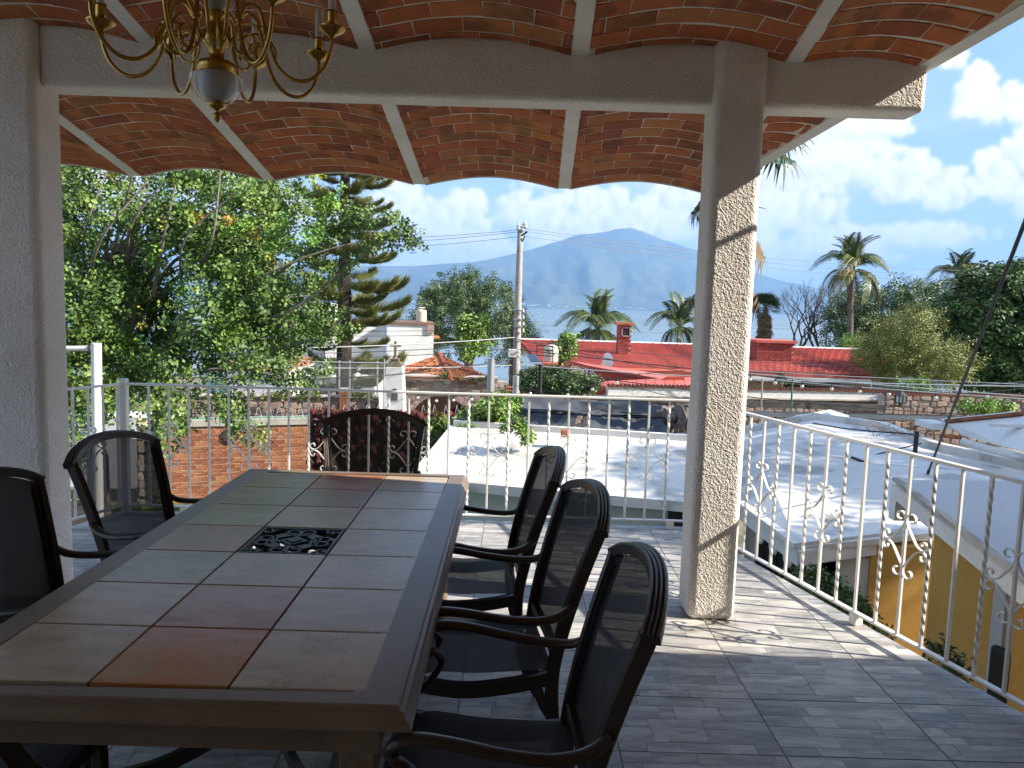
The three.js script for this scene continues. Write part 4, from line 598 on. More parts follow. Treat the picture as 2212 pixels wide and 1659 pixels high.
function fanPalm(label, c, baseY, R0, seed, r, skirt = 40) {
  const t = thing('fan_palm', label, 'palm tree'), q = rng(seed), b = c.clone().setY(baseY), dead = std({ color: C(1.85, .86, 1.45), vertexColors: true, roughness: .9, side: THREE.DoubleSide });
  part('trunk', trunkG([b, b.clone().lerp(c, .5), c], r * 1.15, r), bark, t);
  for (let k = 0; k < 46; k++) { const o = part('fan_leaf', FAN[k % 2], palmMats[[0, 0, 3, 1][floor(q() * 4)]], t), e = lerp(-.55, 1.35, sqrt(q())); o.position.copy(c); o.scale.setScalar(R0 * rr(.85, 1.1, q)); o.rotation.order = 'YZX'; o.rotation.set(rr(-.5, .5, q), q() * 2 * PI, e); }
  for (let k = 0; k < skirt; k++) { const o = part('dead_leaf', FAN[1], dead, t); o.position.copy(c).add(V3(0, -rr(0, 1.7, q) * R0, 0)); o.scale.setScalar(R0 * rr(.7, .95, q)); o.rotation.order = 'YZX'; o.rotation.set(rr(-.6, .6, q), q() * 2 * PI, rr(-1.5, -.85, q)); }
  return t;
}
fanPalm('short fan palm with a shaggy skirt of dead leaves beside the right column', at(1654, 668, 50), groundY(50), 1.12, 71, .2, 150);
fanPalm('fan palm whose leaf tips hang below the terrace eave beside the column', at(1583, 296, 13), groundY(13), 1.32, 73, .17, 14);
// broad trees beyond the roofs
tree('round_tree', 'bushy green tree behind the white house, left of the utility pole', 'tree', [[960, 690, 85, 75, 1500], [1030, 680, 100, 85, 1900], [1000, 640, 70, 50, 700], [1080, 735, 70, 55, 900], [900, 690, 50, 60, 500], [935, 755, 60, 40, 600], [1070, 655, 40, 40, 300]], { D: 46, rz: 2.6, seed: 301, spray: spT, cols: [[.045, .08, .018], [.06, .105, .022], [.085, .13, .03]], size: .62, gap: .2, gs: 1.2, clump: .36, tilt: 1.6, trunk: [1010, 800], fork: [1010, 730], r0: .25, shell: .45 });
tree('dark_shrub_tree', 'dark dense tree right behind the utility pole at the lake edge', 'tree', [[1125, 720, 42, 40, 420], [1100, 700, 30, 30, 200], [1140, 735, 20, 14, 80]], { D: 50, rz: 1.2, seed: 311, spray: spF, cols: GREENS.dark, size: 1.0, clump: .4, trunk: [1120, 790], fork: [1120, 740], r0: .15 });
tree('papaya_shrub', 'bright yellow green young tree in front of the bushy dark tree', 'tree', [[1014, 715, 22, 24, 130], [1025, 745, 24, 26, 150], [1005, 760, 16, 22, 70], [1040, 700, 10, 10, 40]], { D: 34, rz: .6, seed: 321, spray: spB, cols: GREENS.bright, size: .85, clump: .2, per: 8, trunk: [1018, 800], fork: [1020, 755], r0: .05, bark: barkPale });
tree('round_tree', 'wide dark round tree behind the tall palm trunk', 'tree', [[1900, 690, 105, 70, 2200], [1830, 700, 45, 50, 500], [1985, 665, 80, 50, 1100], [1950, 740, 100, 50, 1200], [1810, 735, 30, 20, 120]], { D: 54, rz: 3, seed: 331, spray: spT, cols: [...GREENS.deep, [.07, .12, .025], [.04, .08, .02]], size: .9, gap: .1, gs: 1.2, clump: .55, trunk: [1900, 800], fork: [1900, 745], r0: .35 });
tree('broadleaf_tree', 'large glossy broadleaf tree cut by the right picture edge', 'tree', [[2150, 690, 90, 95, 1900], [2210, 640, 70, 60, 1000], [2115, 770, 75, 70, 1000], [2210, 790, 90, 80, 1300], [2080, 700, 36, 60, 350], [2140, 620, 40, 36, 350], [2280, 700, 60, 90, 600]], { D: 34, rz: 2.2, seed: 341, spray: spB, cols: [...GREENS.deep, [.06, .12, .025], [.10, .17, .035], [.085, .15, .03]], mat: LMgloss, size: 1.05, clump: .36, gap: .12, gs: .8, trunk: [2150, 870], fork: [2150, 780], r0: .22 });
tree('feathery_tree', 'olive green feathery tree in front of the dark right trees', 'tree', [[1975, 725, 78, 52, 1300], [1950, 770, 95, 44, 1400], [2010, 780, 80, 50, 1100], [1960, 820, 80, 30, 650], [1900, 760, 40, 40, 320], [1960, 690, 36, 22, 220], [2050, 800, 30, 30, 220]], { D: 30, rz: 1.5, seed: 351, spray: leafSpray(14, .42, .085, 18, { wide: .4 }), cols: [[.11, .14, .02], [.165, .19, .028], [.21, .225, .04]], size: .9, clump: .26, gap: .2, gs: .6, tilt: 1.6, trunk: [1985, 880], fork: [1985, 800], r0: .1, limbs: 20, bark: bark });
tree('low_shrub', 'bright green shrub at the foot of the tall palm', 'shrub', [[1850, 752, 34, 26, 240], [1830, 765, 24, 16, 120]], { D: 44, rz: .8, seed: 361, spray: spT, cols: GREENS.bright, size: .6, clump: .3, trunk: [1850, 800], fork: [1850, 775], r0: .06 });
// bare trees
function bareTree(label, u, v0, vTop, D, seed, spread, mat) {
  const t = thing('bare_tree', label, 'tree'), q = rng(seed), b = at(u, v0, D), H = at(u, vTop, D).y - b.y; b.y -= 1.5; const g = [], rec = (p, d, L, r, n) => { const e = p.clone().addScaledVector(d, L), m = p.clone().lerp(e, .5).add(V3(rr(-.08, .08, q) * L, 0, rr(-.08, .08, q) * L)); g.push(taper([p, m, e], r, r * .62, 4, n > 2 ? 5 : 3)); if (n <= 0) return; const k = n > 3 ? 2 : 2 + floor(q() * 2); for (let i = 0; i < k; i++) rec(p.clone().lerp(e, rr(.7, 1, q)), d.clone().add(V3(rr(-spread, spread, q), rr(.0, .35, q), rr(-spread, spread, q))).normalize(), L * rr(.62, .88, q), r * .6, n - 1); };
  const L0 = (H + 1.5) / 3.6; part('trunk', boxUV(taper([b, b.clone().add(V3(0, L0 * .7, 0))], .2, .15, 3, 7)), mat, t);
  for (let k = 0; k < 3; k++) rec(b.clone().add(V3(0, L0 * rr(.55, .7, q), 0)), V3(rr(-.6, .6, q), 1, rr(-.4, .4, q)).normalize(), L0 * rr(.8, 1, q), .11, 5);
  part('branches', boxUV(merge(g)), mat, t); return t;
}
bareTree('bare dead tree of dark twisting branches beside the fan palm', 1725, 760, 628, 52, 81, .9, barkDark);
bareTree('taller bare tree with fine reddish twigs nearest the round tree', 1772, 770, 600, 56, 83, .72, std({ color: C(.085, .06, .05), roughness: 1 }));

// trees standing beyond the right picture edge, whose sparse crowns shade the white roofs
for (const [i, [x, y, z, rx, ry, rz_, n]] of [[14.5, 5.6, -9.2, 2.6, 1.5, 2.2, 1100], [13.5, 6.0, -4.1, 2.4, 1.5, 2.2, 1900], [16, 6.6, -12.6, 2.6, 1.4, 2.0, 700]].entries()) {
  const t = thing('garden_tree', ['loose leafy garden tree right of the white roofed house', 'dense leafy garden tree right of the ochre house', 'farther thin garden tree right of the white parapet'][i], 'tree'), q = rng(900 + i), ms = [], cs = [], ctr = [];
  for (let k = 0; k < n / 12; k++) { let a, b, c; do { a = rr(-1, 1, q); b = rr(-1, 1, q); c = rr(-1, 1, q); } while (hypot(a, b, c) > 1); const p = V3(x + a * rx, y + b * ry, z + c * rz_); ctr.push(p); for (let m = 0; m < 12; m++) { ms.push(new THREE.Matrix4().compose(p.clone().add(V3(rr(-.35, .35, q), rr(-.12, .12, q), rr(-.35, .35, q))), qUp(q, 1.2), V3(1, 1, 1).multiplyScalar(rr(.7, 1.2, q)))); cs.push(C(...GREENS.mid[floor(q() * 3)])); } }
  inst('crown', spT, LM, ms, t, cs).userData.kind = 'stuff'; branches(t, V3(x, -3.1, z), V3(x, y - 1.6, z), ctr, .16, bark, 910 + i, 14);
}

// =================== NEIGHBOURING BUILDINGS AND WALLS ===================
M.white = std({ map: mottle([.66, .65, .62], [.80, .79, .765], 5, 256, .25, 111), bumpMap: stuccoBump, bumpScale: .004, roughness: .92 });
M.whiteOld = std({ map: colTex(512, (u, v) => { const t = clamp((fbm(u * 4, v * 4, 6, 121, 4) - .46) * 2.4 + .5), cr = 1 - sstep(.0, .012, abs(fbm(u * 6, v * 6, 5, 137, 6) - .47)), st = sstep(.55, .70, fbm(u * 9, v * 9, 5, 131, 9)) * .34 + cr * .18, f = .95 + .1 * hash2(floor(u * 512), floor(v * 512), 4), k = lerp(.56, .72, t) * (1 - st) * f; return [k, k * .965, k * .90]; }, .22), bumpMap: stuccoBump, bumpScale: .004, roughness: .95 });
M.whiteWorn = std({ map: colTex(512, (u, v) => { const w = sstep(.50, .60, fbm(u * 7 + fbm(u * 5, v * 5, 3, 2, 5), v * 15, 6, 141, 0)), a = fbm(u * 3, v * 3, 4, 151, 3), f = .92 + .16 * hash2(floor(u * 512), floor(v * 512), 8), k = lerp(lerp(.50, .66, a), .17, w * sstep(.40, .55, a) * .85) * f; return [k, k * .99, k * .98]; }, .30), bumpMap: stuccoBump, bumpScale: .006, roughness: .95 });
M.red = std({ map: colTex(512, (u, v) => { const t = clamp((fbm(u * 5, v * 5, 6, 161, 5) - .46) * 2.6 + .5), d = sstep(.55, .68, fbm(u * 8, v * 8, 5, 163, 8)) * .38, f = .92 + .16 * hash2(floor(u * 512), floor(v * 512), 5); return [lerp(.40, .52, t) * (1 - d) * f, lerp(.085, .135, t) * (1 - d * .8) * f, lerp(.065, .11, t) * (1 - d * .7) * f]; }, .16), roughness: .85 });
M.redWall = std({ map: mottle([.38, .075, .04], [.46, .105, .055], 4, 128, .3, 165), roughness: .9 });
M.stone = [[.42, .29, .235], [.35, .265, .225], [.47, .355, .285], [.31, .215, .18], [.42, .345, .295], [.38, .28, .26]].map((c, i) => std({ color: C(...c), map: colTex(128, (u, v) => { const t = .75 + .5 * (fbm(u * 5, v * 5, 5, 170 + i, 5) - .2); return [t, t, t]; }, 2), bumpMap: stuccoBump, bumpScale: .02, roughness: .97 }));
M.stoneMortar = std({ map: mottle([.36, .31, .26], [.50, .44, .38], 8, 128, .8, 181), roughness: 1 });
M.metal = std({ color: C(.45, .46, .47), metalness: .7, roughness: .42 }); M.wire = std({ color: C(.02, .02, .022), roughness: .6 }); M.wirePale = std({ color: C(.55, .56, .55), roughness: .5, metalness: .3 }); M.blackIron = std({ color: C(.018, .018, .02), roughness: .55 });
M.terracotta = [[.46, .155, .06], [.40, .13, .055], [.52, .19, .075], [.36, .125, .06]].map((c, i) => std({ color: C(...c), map: M.brickTex, roughness: .9 }));
const rockGeo = (seed, k = .22) => { const q = rng(seed), g = mergeVertices(new THREE.IcosahedronGeometry(.5, 1).deleteAttribute('normal').deleteAttribute('uv')), p = g.attributes.position; for (let i = 0; i < p.count; i++) { const s = 1 + rr(-k, k, q); p.setXYZ(i, p.getX(i) * s, p.getY(i) * s, p.getZ(i) * s); } const h = g.toNonIndexed(); h.computeVertexNormals(); return boxUV(h); };
const stoneGeos = [1, 2, 3, 4].map((k) => { const q = rng(400 + k), n = 8, pos = [], P = [], F = []; for (let i = 0; i < n; i++) { const a = i / n * 2 * PI, c = max(abs(cos(a)), abs(sin(a))), r = .5 / lerp(1, c, .75) * rr(.86, 1.0, q); P.push(V3(r * cos(a), r * sin(a), -.1)); F.push(V3(r * .82 * cos(a), r * .82 * sin(a), .42 + rr(-.08, .08, q))); } const mid = V3(rr(-.1, .1, q), rr(-.1, .1, q), .5), T = (a, b, c) => pos.push(...a.toArray(), ...b.toArray(), ...c.toArray()); for (let i = 0; i < n; i++) { const j = (i + 1) % n; T(F[i], F[j], mid); T(P[i], P[j], F[i]); T(P[j], F[j], F[i]); } const g = new THREE.BufferGeometry(); g.setAttribute('position', new THREE.Float32BufferAttribute(pos, 3)); g.computeVertexNormals(); return boxUV(g); });
// stones laid on the front (+z side) of a wall between a and b (x, z) from y0 to y1
function stones(parent, a, b, y0, y1, s, seed, skip = () => false, lim = 300) {
  const q = rng(seed), d = V3(b[0] - a[0], 0, b[1] - a[1]), L = d.length(); d.normalize(); const turn = -atan2(d.z, d.x); let y = y0, row = 0, n = 0; const over = [];
  while (y < y1 - .03) { let h = s * rr(.62, 1.05, q); if (y1 - y - h < s * .35) h = y1 - y; let x = row % 2 ? -s * .4 : 0; while (x < L) { const w = s * rr(.75, 1.6, q), x0 = max(0, x), x1 = min(L, x + w), c = (x0 + x1) / 2; x += w; if (x1 - x0 < .05 || skip(c, y + h / 2, w)) continue; const o = n++ < lim ? part('stone', stoneGeos[floor(q() * 4)], M.stone[floor(q() * 6)], parent) : null; if (!o) continue; o.position.set(a[0] + d.x * c, y + h / 2 + rr(-.02, .02, q), a[1] + d.z * c); o.position.y += rr(-.04, .04, q) * (h / .2); o.rotation.set(0, turn, rr(-.34, .34, q)); o.scale.set((x1 - x0) * rr(.9, 1.16, q), h * rr(.88, 1.2, q), s * .2); } y += h; row++; }
}
const backing = (a, b, y0, y1, t = .3, off = .0) => { const d = V3(b[0] - a[0], 0, b[1] - a[1]), L = d.length(), g = new THREE.BoxGeometry(L, y1 - y0, t); g.translate(L / 2, (y0 + y1) / 2, -t / 2 - off); g.rotateY(-atan2(d.z, d.x)); g.translate(a[0], 0, a[1]); return boxUV(g); };
const xz = (p) => [p.x, p.z];

// ---- white lean-to roof right below the front railing ----
{
  const t = thing('white_shed', 'low white building with gently sloping flat roof just beyond the front railing', 'building');
  const y1 = -.36, TL = atY(974, 918, y1), TR = atY(1560, 955, y1), y0 = -.80, BL = atY(880, 1031, y0), BR = atY(1560, 1092, y0);
  part('roof', poly([BL, BR, TR, TL], .13, V3(0, -1, 0)), M.whiteOld, t);
  part('roof_kerb', boxUV(sweep(rect(.10, .10), [TL.clone().add(V3(.05, .03, 0)), TR.clone().add(V3(0, .03, 0))])), M.whiteOld, t);
  const w = .22; part('wall', backing([BL.x + w, BL.z - w], [BR.x - .2, BR.z - w], -3.05, y0 - .135, .2), std({ map: mottle([.44, .50, .46], [.52, .57, .53], 4, 128, .4, 183), roughness: .9 }), t);
  part('side_wall', boxUV(poly([V3(BL.x + w, -3.05, BL.z - w), V3(BL.x + w, y0 - .1, BL.z - w), V3(TL.x + w, y1 - .12, TL.z + .2), V3(TL.x + w, -3.05, TL.z + .2)], .2, V3(1, 0, 0))), M.white, t);
  const wp = ff(2085, 965, -BR.z + w); part('window', box(.42, 1.0, .05, wp.x + .1, wp.y - .45, wp.z + .02), dark, t);
}
// red clay pot lying on that roof edge
{ const p = ff(1245, 352, 11.4); solo('clay_block', boxUV(new RoundedBoxGeometry(.13, .12, .1, 1, .012).translate(p.x, p.y, p.z)), M.terracotta[0], 'small red clay block at the upper edge of the white lean-to roof', 'brick'); }
// ---- brick garden wall ----
{
  const D = 16.6, A = at(352, 1082, D), B = at(668, 1000, D), yb = -3.05, yt = at(500, 928, D).y, t = thing('brick_garden_wall', 'orange brick garden wall with concrete coping behind the front railing', 'wall');
  const B2 = at(668, 1000, D + 1.0), a = [A.x, -D], b = [B2.x, -D - 1.0], turnW = -atan2(b[1] - a[1], b[0] - a[0]); part('core', backing(a, b, yb, yt, .2, .012), std({ map: mottle([.52, .40, .28], [.64, .52, .40], 8, 128, 1, 185), roughness: 1 }), t);
  const q = rng(187), bw = .27, L = hypot(b[0] - a[0], b[1] - a[1]), wp = (c, off) => [a[0] + (b[0] - a[0]) * c / L + sin(turnW) * off, a[1] + (b[1] - a[1]) * c / L + cos(turnW) * off], HS = [.118, .074, .074], gG = HS.map((h) => [boxUV(new THREE.BoxGeometry(bw - .02, h - .018, .06)), boxUV(new THREE.BoxGeometry(bw * .5 - .02, h - .018, .06))]); let row = 0; const all = [];
  let bh = 0; for (let y = yb; y < yt - .02; y += bh, row++) { bh = HS[row % 3]; for (let x = row % 2 ? -bw / 2 : 0; x < L - .02; x += bw) { const half = x < 0 || x + bw > L + .02, c = half ? (x < 0 ? bw / 4 : x + bw / 4) : x + bw / 2; all.push([c, y + bh / 2, half, row % 3]); } }
  all.sort((m, n) => n[1] - m[1]);
  const cm = [[.50, .17, .065], [.55, .205, .085], [.44, .14, .06], [.58, .24, .11], [.40, .13, .065]].map((c) => std({ color: C(...c), map: M.brickTex, roughness: .92 })), low = [];
  all.forEach(([c, y, h, k3], i) => { const gg = gG[k3][h ? 1 : 0], [x, z] = wp(c, -.034 + rr(0, .007, q)); if (i < 300) { const o = part('brick', gg, cm[floor(q() * 5)], t); o.position.set(x, y, z); o.rotation.set(0, turnW, rr(-.01, .01, q)); } else low.push(gg.clone().rotateY(turnW).translate(x, y, z)); });
  if (low.length) part('bricks', low, cm[0], t).userData.kind = 'stuff';
  part('coping', boxUV(box(L + .1, .16, .37, L / 2 - .02, yt + .08, -.15, .01).rotateY(turnW).translate(a[0], 0, a[1])), std({ map: mottle([.30, .29, .25], [.42, .40, .35], 6, 128, .8, 189), roughness: .95 }), t);
  part('green_trim', box(L, .025, .02, L / 2, yt + .173, -.05).rotateY(turnW).translate(a[0], 0, a[1]), std({ color: C(.06, .22, .13), roughness: .6 }), t);
  const pc = wp(1.42, .03), pq = V3(0, at(496, 948, D).y, 0), pl = part('plaque', new THREE.CylinderGeometry(.17, .17, .04, 20).rotateX(PI / 2).translate(0, pq.y, .0).rotateY(turnW).translate(pc[0], 0, pc[1]), std({ color: C(.045, .035, .03), roughness: .6 }), t);
  part('lettering', [box(.15, .02, .01, 0, pq.y + .04, .024), box(.11, .02, .01, .02, pq.y - .01, .024), box(.13, .02, .01, 0, pq.y - .06, .024)].map((g) => g.rotateY(turnW).translate(pc[0], 0, pc[1])), std({ color: C(.5, .38, .08), roughness: .6 }), pl);
  // rough stone pier at its left end
  const s = thing('stone_pier', 'pale rubble stone pier at the left end of the brick wall', 'wall'); const sa = at(300, 1000, D + .1), sb = at(356, 1000, D + .1); part('core', boxB(sa.x, sb.x, yb, yt + .12, -D - .5, -D - .1), M.stoneMortar, s); const keep = M.stone; M.stone = [[.58, .48, .34], [.52, .42, .30], [.62, .53, .40], [.48, .40, .30], [.56, .45, .31], [.60, .50, .36]].map((c) => std({ color: C(...c), map: keep[0].map, roughness: .97 })); stones(s, [sa.x, -D - .06], [sb.x, -D - .06], yb, yt + .12, .26, 191); M.stone = keep; pivot(s, sa.x, -D, .35);
}
// white wall top and slab seen under the hanging branches, far left
solo('low_white_wall', boxUV(boxB(at(150, 900, 18).x - 1, at(365, 900, 18).x, -3.05, at(250, 900, 18).y, -18.9, -18)), M.white, 'low white wall glimpsed under the hanging branches at the left', 'wall');
// ---- red lava rock wall ----
{
  const D = 15.4, t = thing('lava_rock_wall', 'garden wall heaped of dark red lava rocks behind the far chair', 'wall'), X0 = at(672, 900, D).x, X1 = at(1010, 905, D).x, yT = at(800, 904, D).y;
  const lava = [[.21, .058, .04], [.16, .045, .034], [.26, .075, .048], [.11, .034, .028]].map((c, i) => std({ color: C(...c), bumpMap: stuccoBump, bumpScale: .03, roughness: 1, map: colTex(64, (u, v) => { const k = .6 + .8 * hash2(floor(u * 64), floor(v * 64), i); return [k, k, k]; }, 3) })), G = [1, 2, 3, 4, 5].map((k) => rockGeo(500 + k, .27)), q = rng(193);
  part('core', boxB(X0 + .08, X1 - .1, -3.05, yT - .12, -D - .38, -D - .06), lava[3], t);
  const P = []; for (let y = yT; y > -2.9; y -= .115) for (let x = X0 + .02; x < X1; x += rr(.12, .165, q)) { if (x > X0 + 1.9 + (yT - y) * -.2 && y < yT - 1.3) continue; P.push([x, y + rr(-.03, .03, q), -D + rr(-.05, .04, q)]); }
  for (let x = X0; x < X1; x += rr(.13, .19, q)) P.push([x, yT + rr(.06, .11, q), -D - rr(.02, .12, q)], [x, yT + rr(.03, .10, q), -D - rr(.2, .32, q)]);
  P.sort((m, n) => n[1] - m[1]); const low = [];
  P.forEach((p, i) => { const s = rr(.13, .21, q), m4 = new THREE.Matrix4().compose(V3(...p), new THREE.Quaternion().setFromEuler(new THREE.Euler(q() * 6, q() * 6, q() * 6)), V3(s, s * rr(.8, 1.1, q), s)); const g = G[floor(q() * 5)]; if (i < 300) part('rock', g, lava[floor(q() * 4)], t).applyMatrix4(m4); else low.push(g.clone().applyMatrix4(m4)); });
  if (low.length) part('rocks', low, lava[0], t).userData.kind = 'stuff';
}
// ---- long stone wall, brick pier, chain-link fence (left of the niche pillar) ----
const DW = 24;
{
  const a = at(395, 900, DW), b = at(812, 900, DW), yT = at(600, 862, DW).y, y0 = -3.6, t = thing('stone_wall', 'long fieldstone wall with a grassy top left of the white pillar', 'wall');
  part('core', backing([a.x, -DW - .1], [b.x, -DW - .1], y0, yT, .35), M.stoneMortar, t); stones(t, [a.x, -DW - .06], [b.x, -DW - .06], yT - 1.05, yT - .03, .28, 201); pivot(t, a.x, -DW, .16);
  part('capping', boxUV(boxB(a.x, b.x, yT, yT + .05, -DW - .5, -DW + .03)), M.stoneMortar, t);
  const p = thing('brick_pier', 'short brick pier rising from the stone wall below the pine', 'pier'), pa = fc(435, 1100, DW - .1), pb = fc(528, 1100, DW - .1), q = rng(203), pt = fc(480, 1020, DW - .1).y; part('core', boxUV(boxB(pa.x + .02, pb.x - .02, y0, pt, -DW - .35, -DW + .02)), M.stoneMortar, p);
  const w = (pb.x - pa.x), n = 3; for (let r = 0; r < 13; r++) for (let k = 0; k < n; k++) { const o = part('brick', new THREE.BoxGeometry(w / n - .012, .052, .08), M.terracotta[floor(q() * 4)], p); o.position.set(pa.x + (k + .5) * w / n + (r % 2 ? .03 : -.03) * 0, pt - .04 - r * .066, -DW + .03 + rr(0, .01, q)); }
  const f = thing('chain_link_fence', 'galvanised chain link fence standing on the stone wall', 'fence'), fa = at(405, 757, DW), fb = fc(1135, 752, DW), yF = fc(600, 745, DW).y, yB = yT + .05, zf = -DW - .2, g = [], c = .085, H = yF - yB;
  part('top_rail', cylTo(V3(fa.x, yF, zf), V3(fb.x, yF, zf), .024), M.metal, f);
  for (const x of [...[435, 545, 840, 945].map((x) => fc(x, 900, DW).x), at(463, 800, DW).x, at(560, 800, DW).x]) part('post', cylTo(V3(x, yB - .05, zf - .03), V3(x, yF + .06, zf - .03), .03), M.metal, f);
  for (let x = fa.x - H; x < fb.x; x += c) for (const s of [0, 1]) { let x0 = x, y0_ = yB, x1 = x + H, y1_ = yF; if (x0 < fa.x) { y0_ += fa.x - x0; x0 = fa.x; } if (x1 > fb.x) { y1_ -= x1 - fb.x; x1 = fb.x; } if (y1_ - y0_ < .02) continue; const A = s ? V3(x0, yF + yB - y0_, zf) : V3(x0, y0_, zf), B = s ? V3(x1, yF + yB - y1_, zf) : V3(x1, y1_, zf); g.push(cylTo(A, B, .0026, .0026, 3)); }
  part('chain_link', g, M.metal, f); pivot(f, a.x, -DW, .16); pivot(p, a.x, -DW, .16);
}
// ---- white niche pillar with stone cross ----
{
  const D = 23.2, t = thing('niche_pillar', 'white tapered roadside pillar with a small dark arched niche', 'pillar'), yb = -3.6, T0 = fc(960, 765, D), T1 = fc(1130, 765, D), B0 = fc(932, 1215, D), B1 = fc(1142, 1215, D), xc = (T0.x + T1.x) / 2, wT = (T1.x - T0.x) / 2, wB = (B1.x - B0.x) / 2, kB = lerp(wT, wB, (T0.y - yb) / (T0.y - B0.y)), g = new THREE.CylinderGeometry(wT * sqrt(2), kB * sqrt(2), T0.y - yb, 4, 1).rotateY(PI / 4).translate(xc, (T0.y + yb) / 2, -D - wB * .9); g.computeVertexNormals();
  part('body', boxUV(toCreasedNormals(g, .3)), M.white, t);
  const zf = -D - wB * .9 + lerp(wT, wB, .62) + .012, n0 = fc(1018, 1108, D), n1 = fc(1082, 990, D), sh = new THREE.Shape(), w = (n1.x - n0.x) / 2, h = n1.y - n0.y; sh.moveTo(-w, 0); sh.lineTo(w, 0); sh.lineTo(w, h * .75); sh.absarc(0, h * .75, w, 0, PI); sh.lineTo(-w, 0); const hole = new THREE.ExtrudeGeometry(sh, { depth: .03, bevelEnabled: false }).translate((n0.x + n1.x) / 2, n0.y, zf - .015);
  const ni = part('niche', hole, M.blackIron, t); part('grille', [0, 1, 2].map((k) => box(.016, h * .9, .014, n0.x + w * (.5 + k * .5), n0.y + h * .48, zf + .02)), M.metal, ni);
  const c = thing('stone_cross', 'weathered stone cross on a stepped base above the white pillar', 'cross'), st = std({ map: mottle([.20, .165, .11], [.32, .27, .19], 7, 128, 2, 211), bumpMap: stuccoBump, bumpScale: .03, roughness: 1 }), u = .2083 * unitAt(D), cz = -D - wB * .9, y = (v) => fc(1040, v, D).y, X = fc(1043, 600, D).x;
  part('base', [[150, 765, 735], [118, 737, 712], [84, 713, 690], [100, 692, 684]].map(([w2, b, tp], i) => boxUV(boxB(X - w2 / 2 * u, X + w2 / 2 * u, y(b), y(tp), cz - w2 / 2 * u, cz + w2 / 2 * u, .01))), st, c);
  part('pedestal', boxUV(new THREE.CylinderGeometry(26 * u, 38 * u, 30 * u, 4).rotateY(PI / 4).translate(X, y(672), cz)), st, c);
  part('cross_shaft', boxUV(boxB(X - 13 * u, X + 13 * u, y(660), y(500), cz - 12 * u, cz + 12 * u, .01)), st, c); part('cross_arm', boxUV(boxB(X - 60 * u, X + 60 * u, y(560), y(532), cz - 11 * u, cz + 11 * u, .01)), st, c);
}
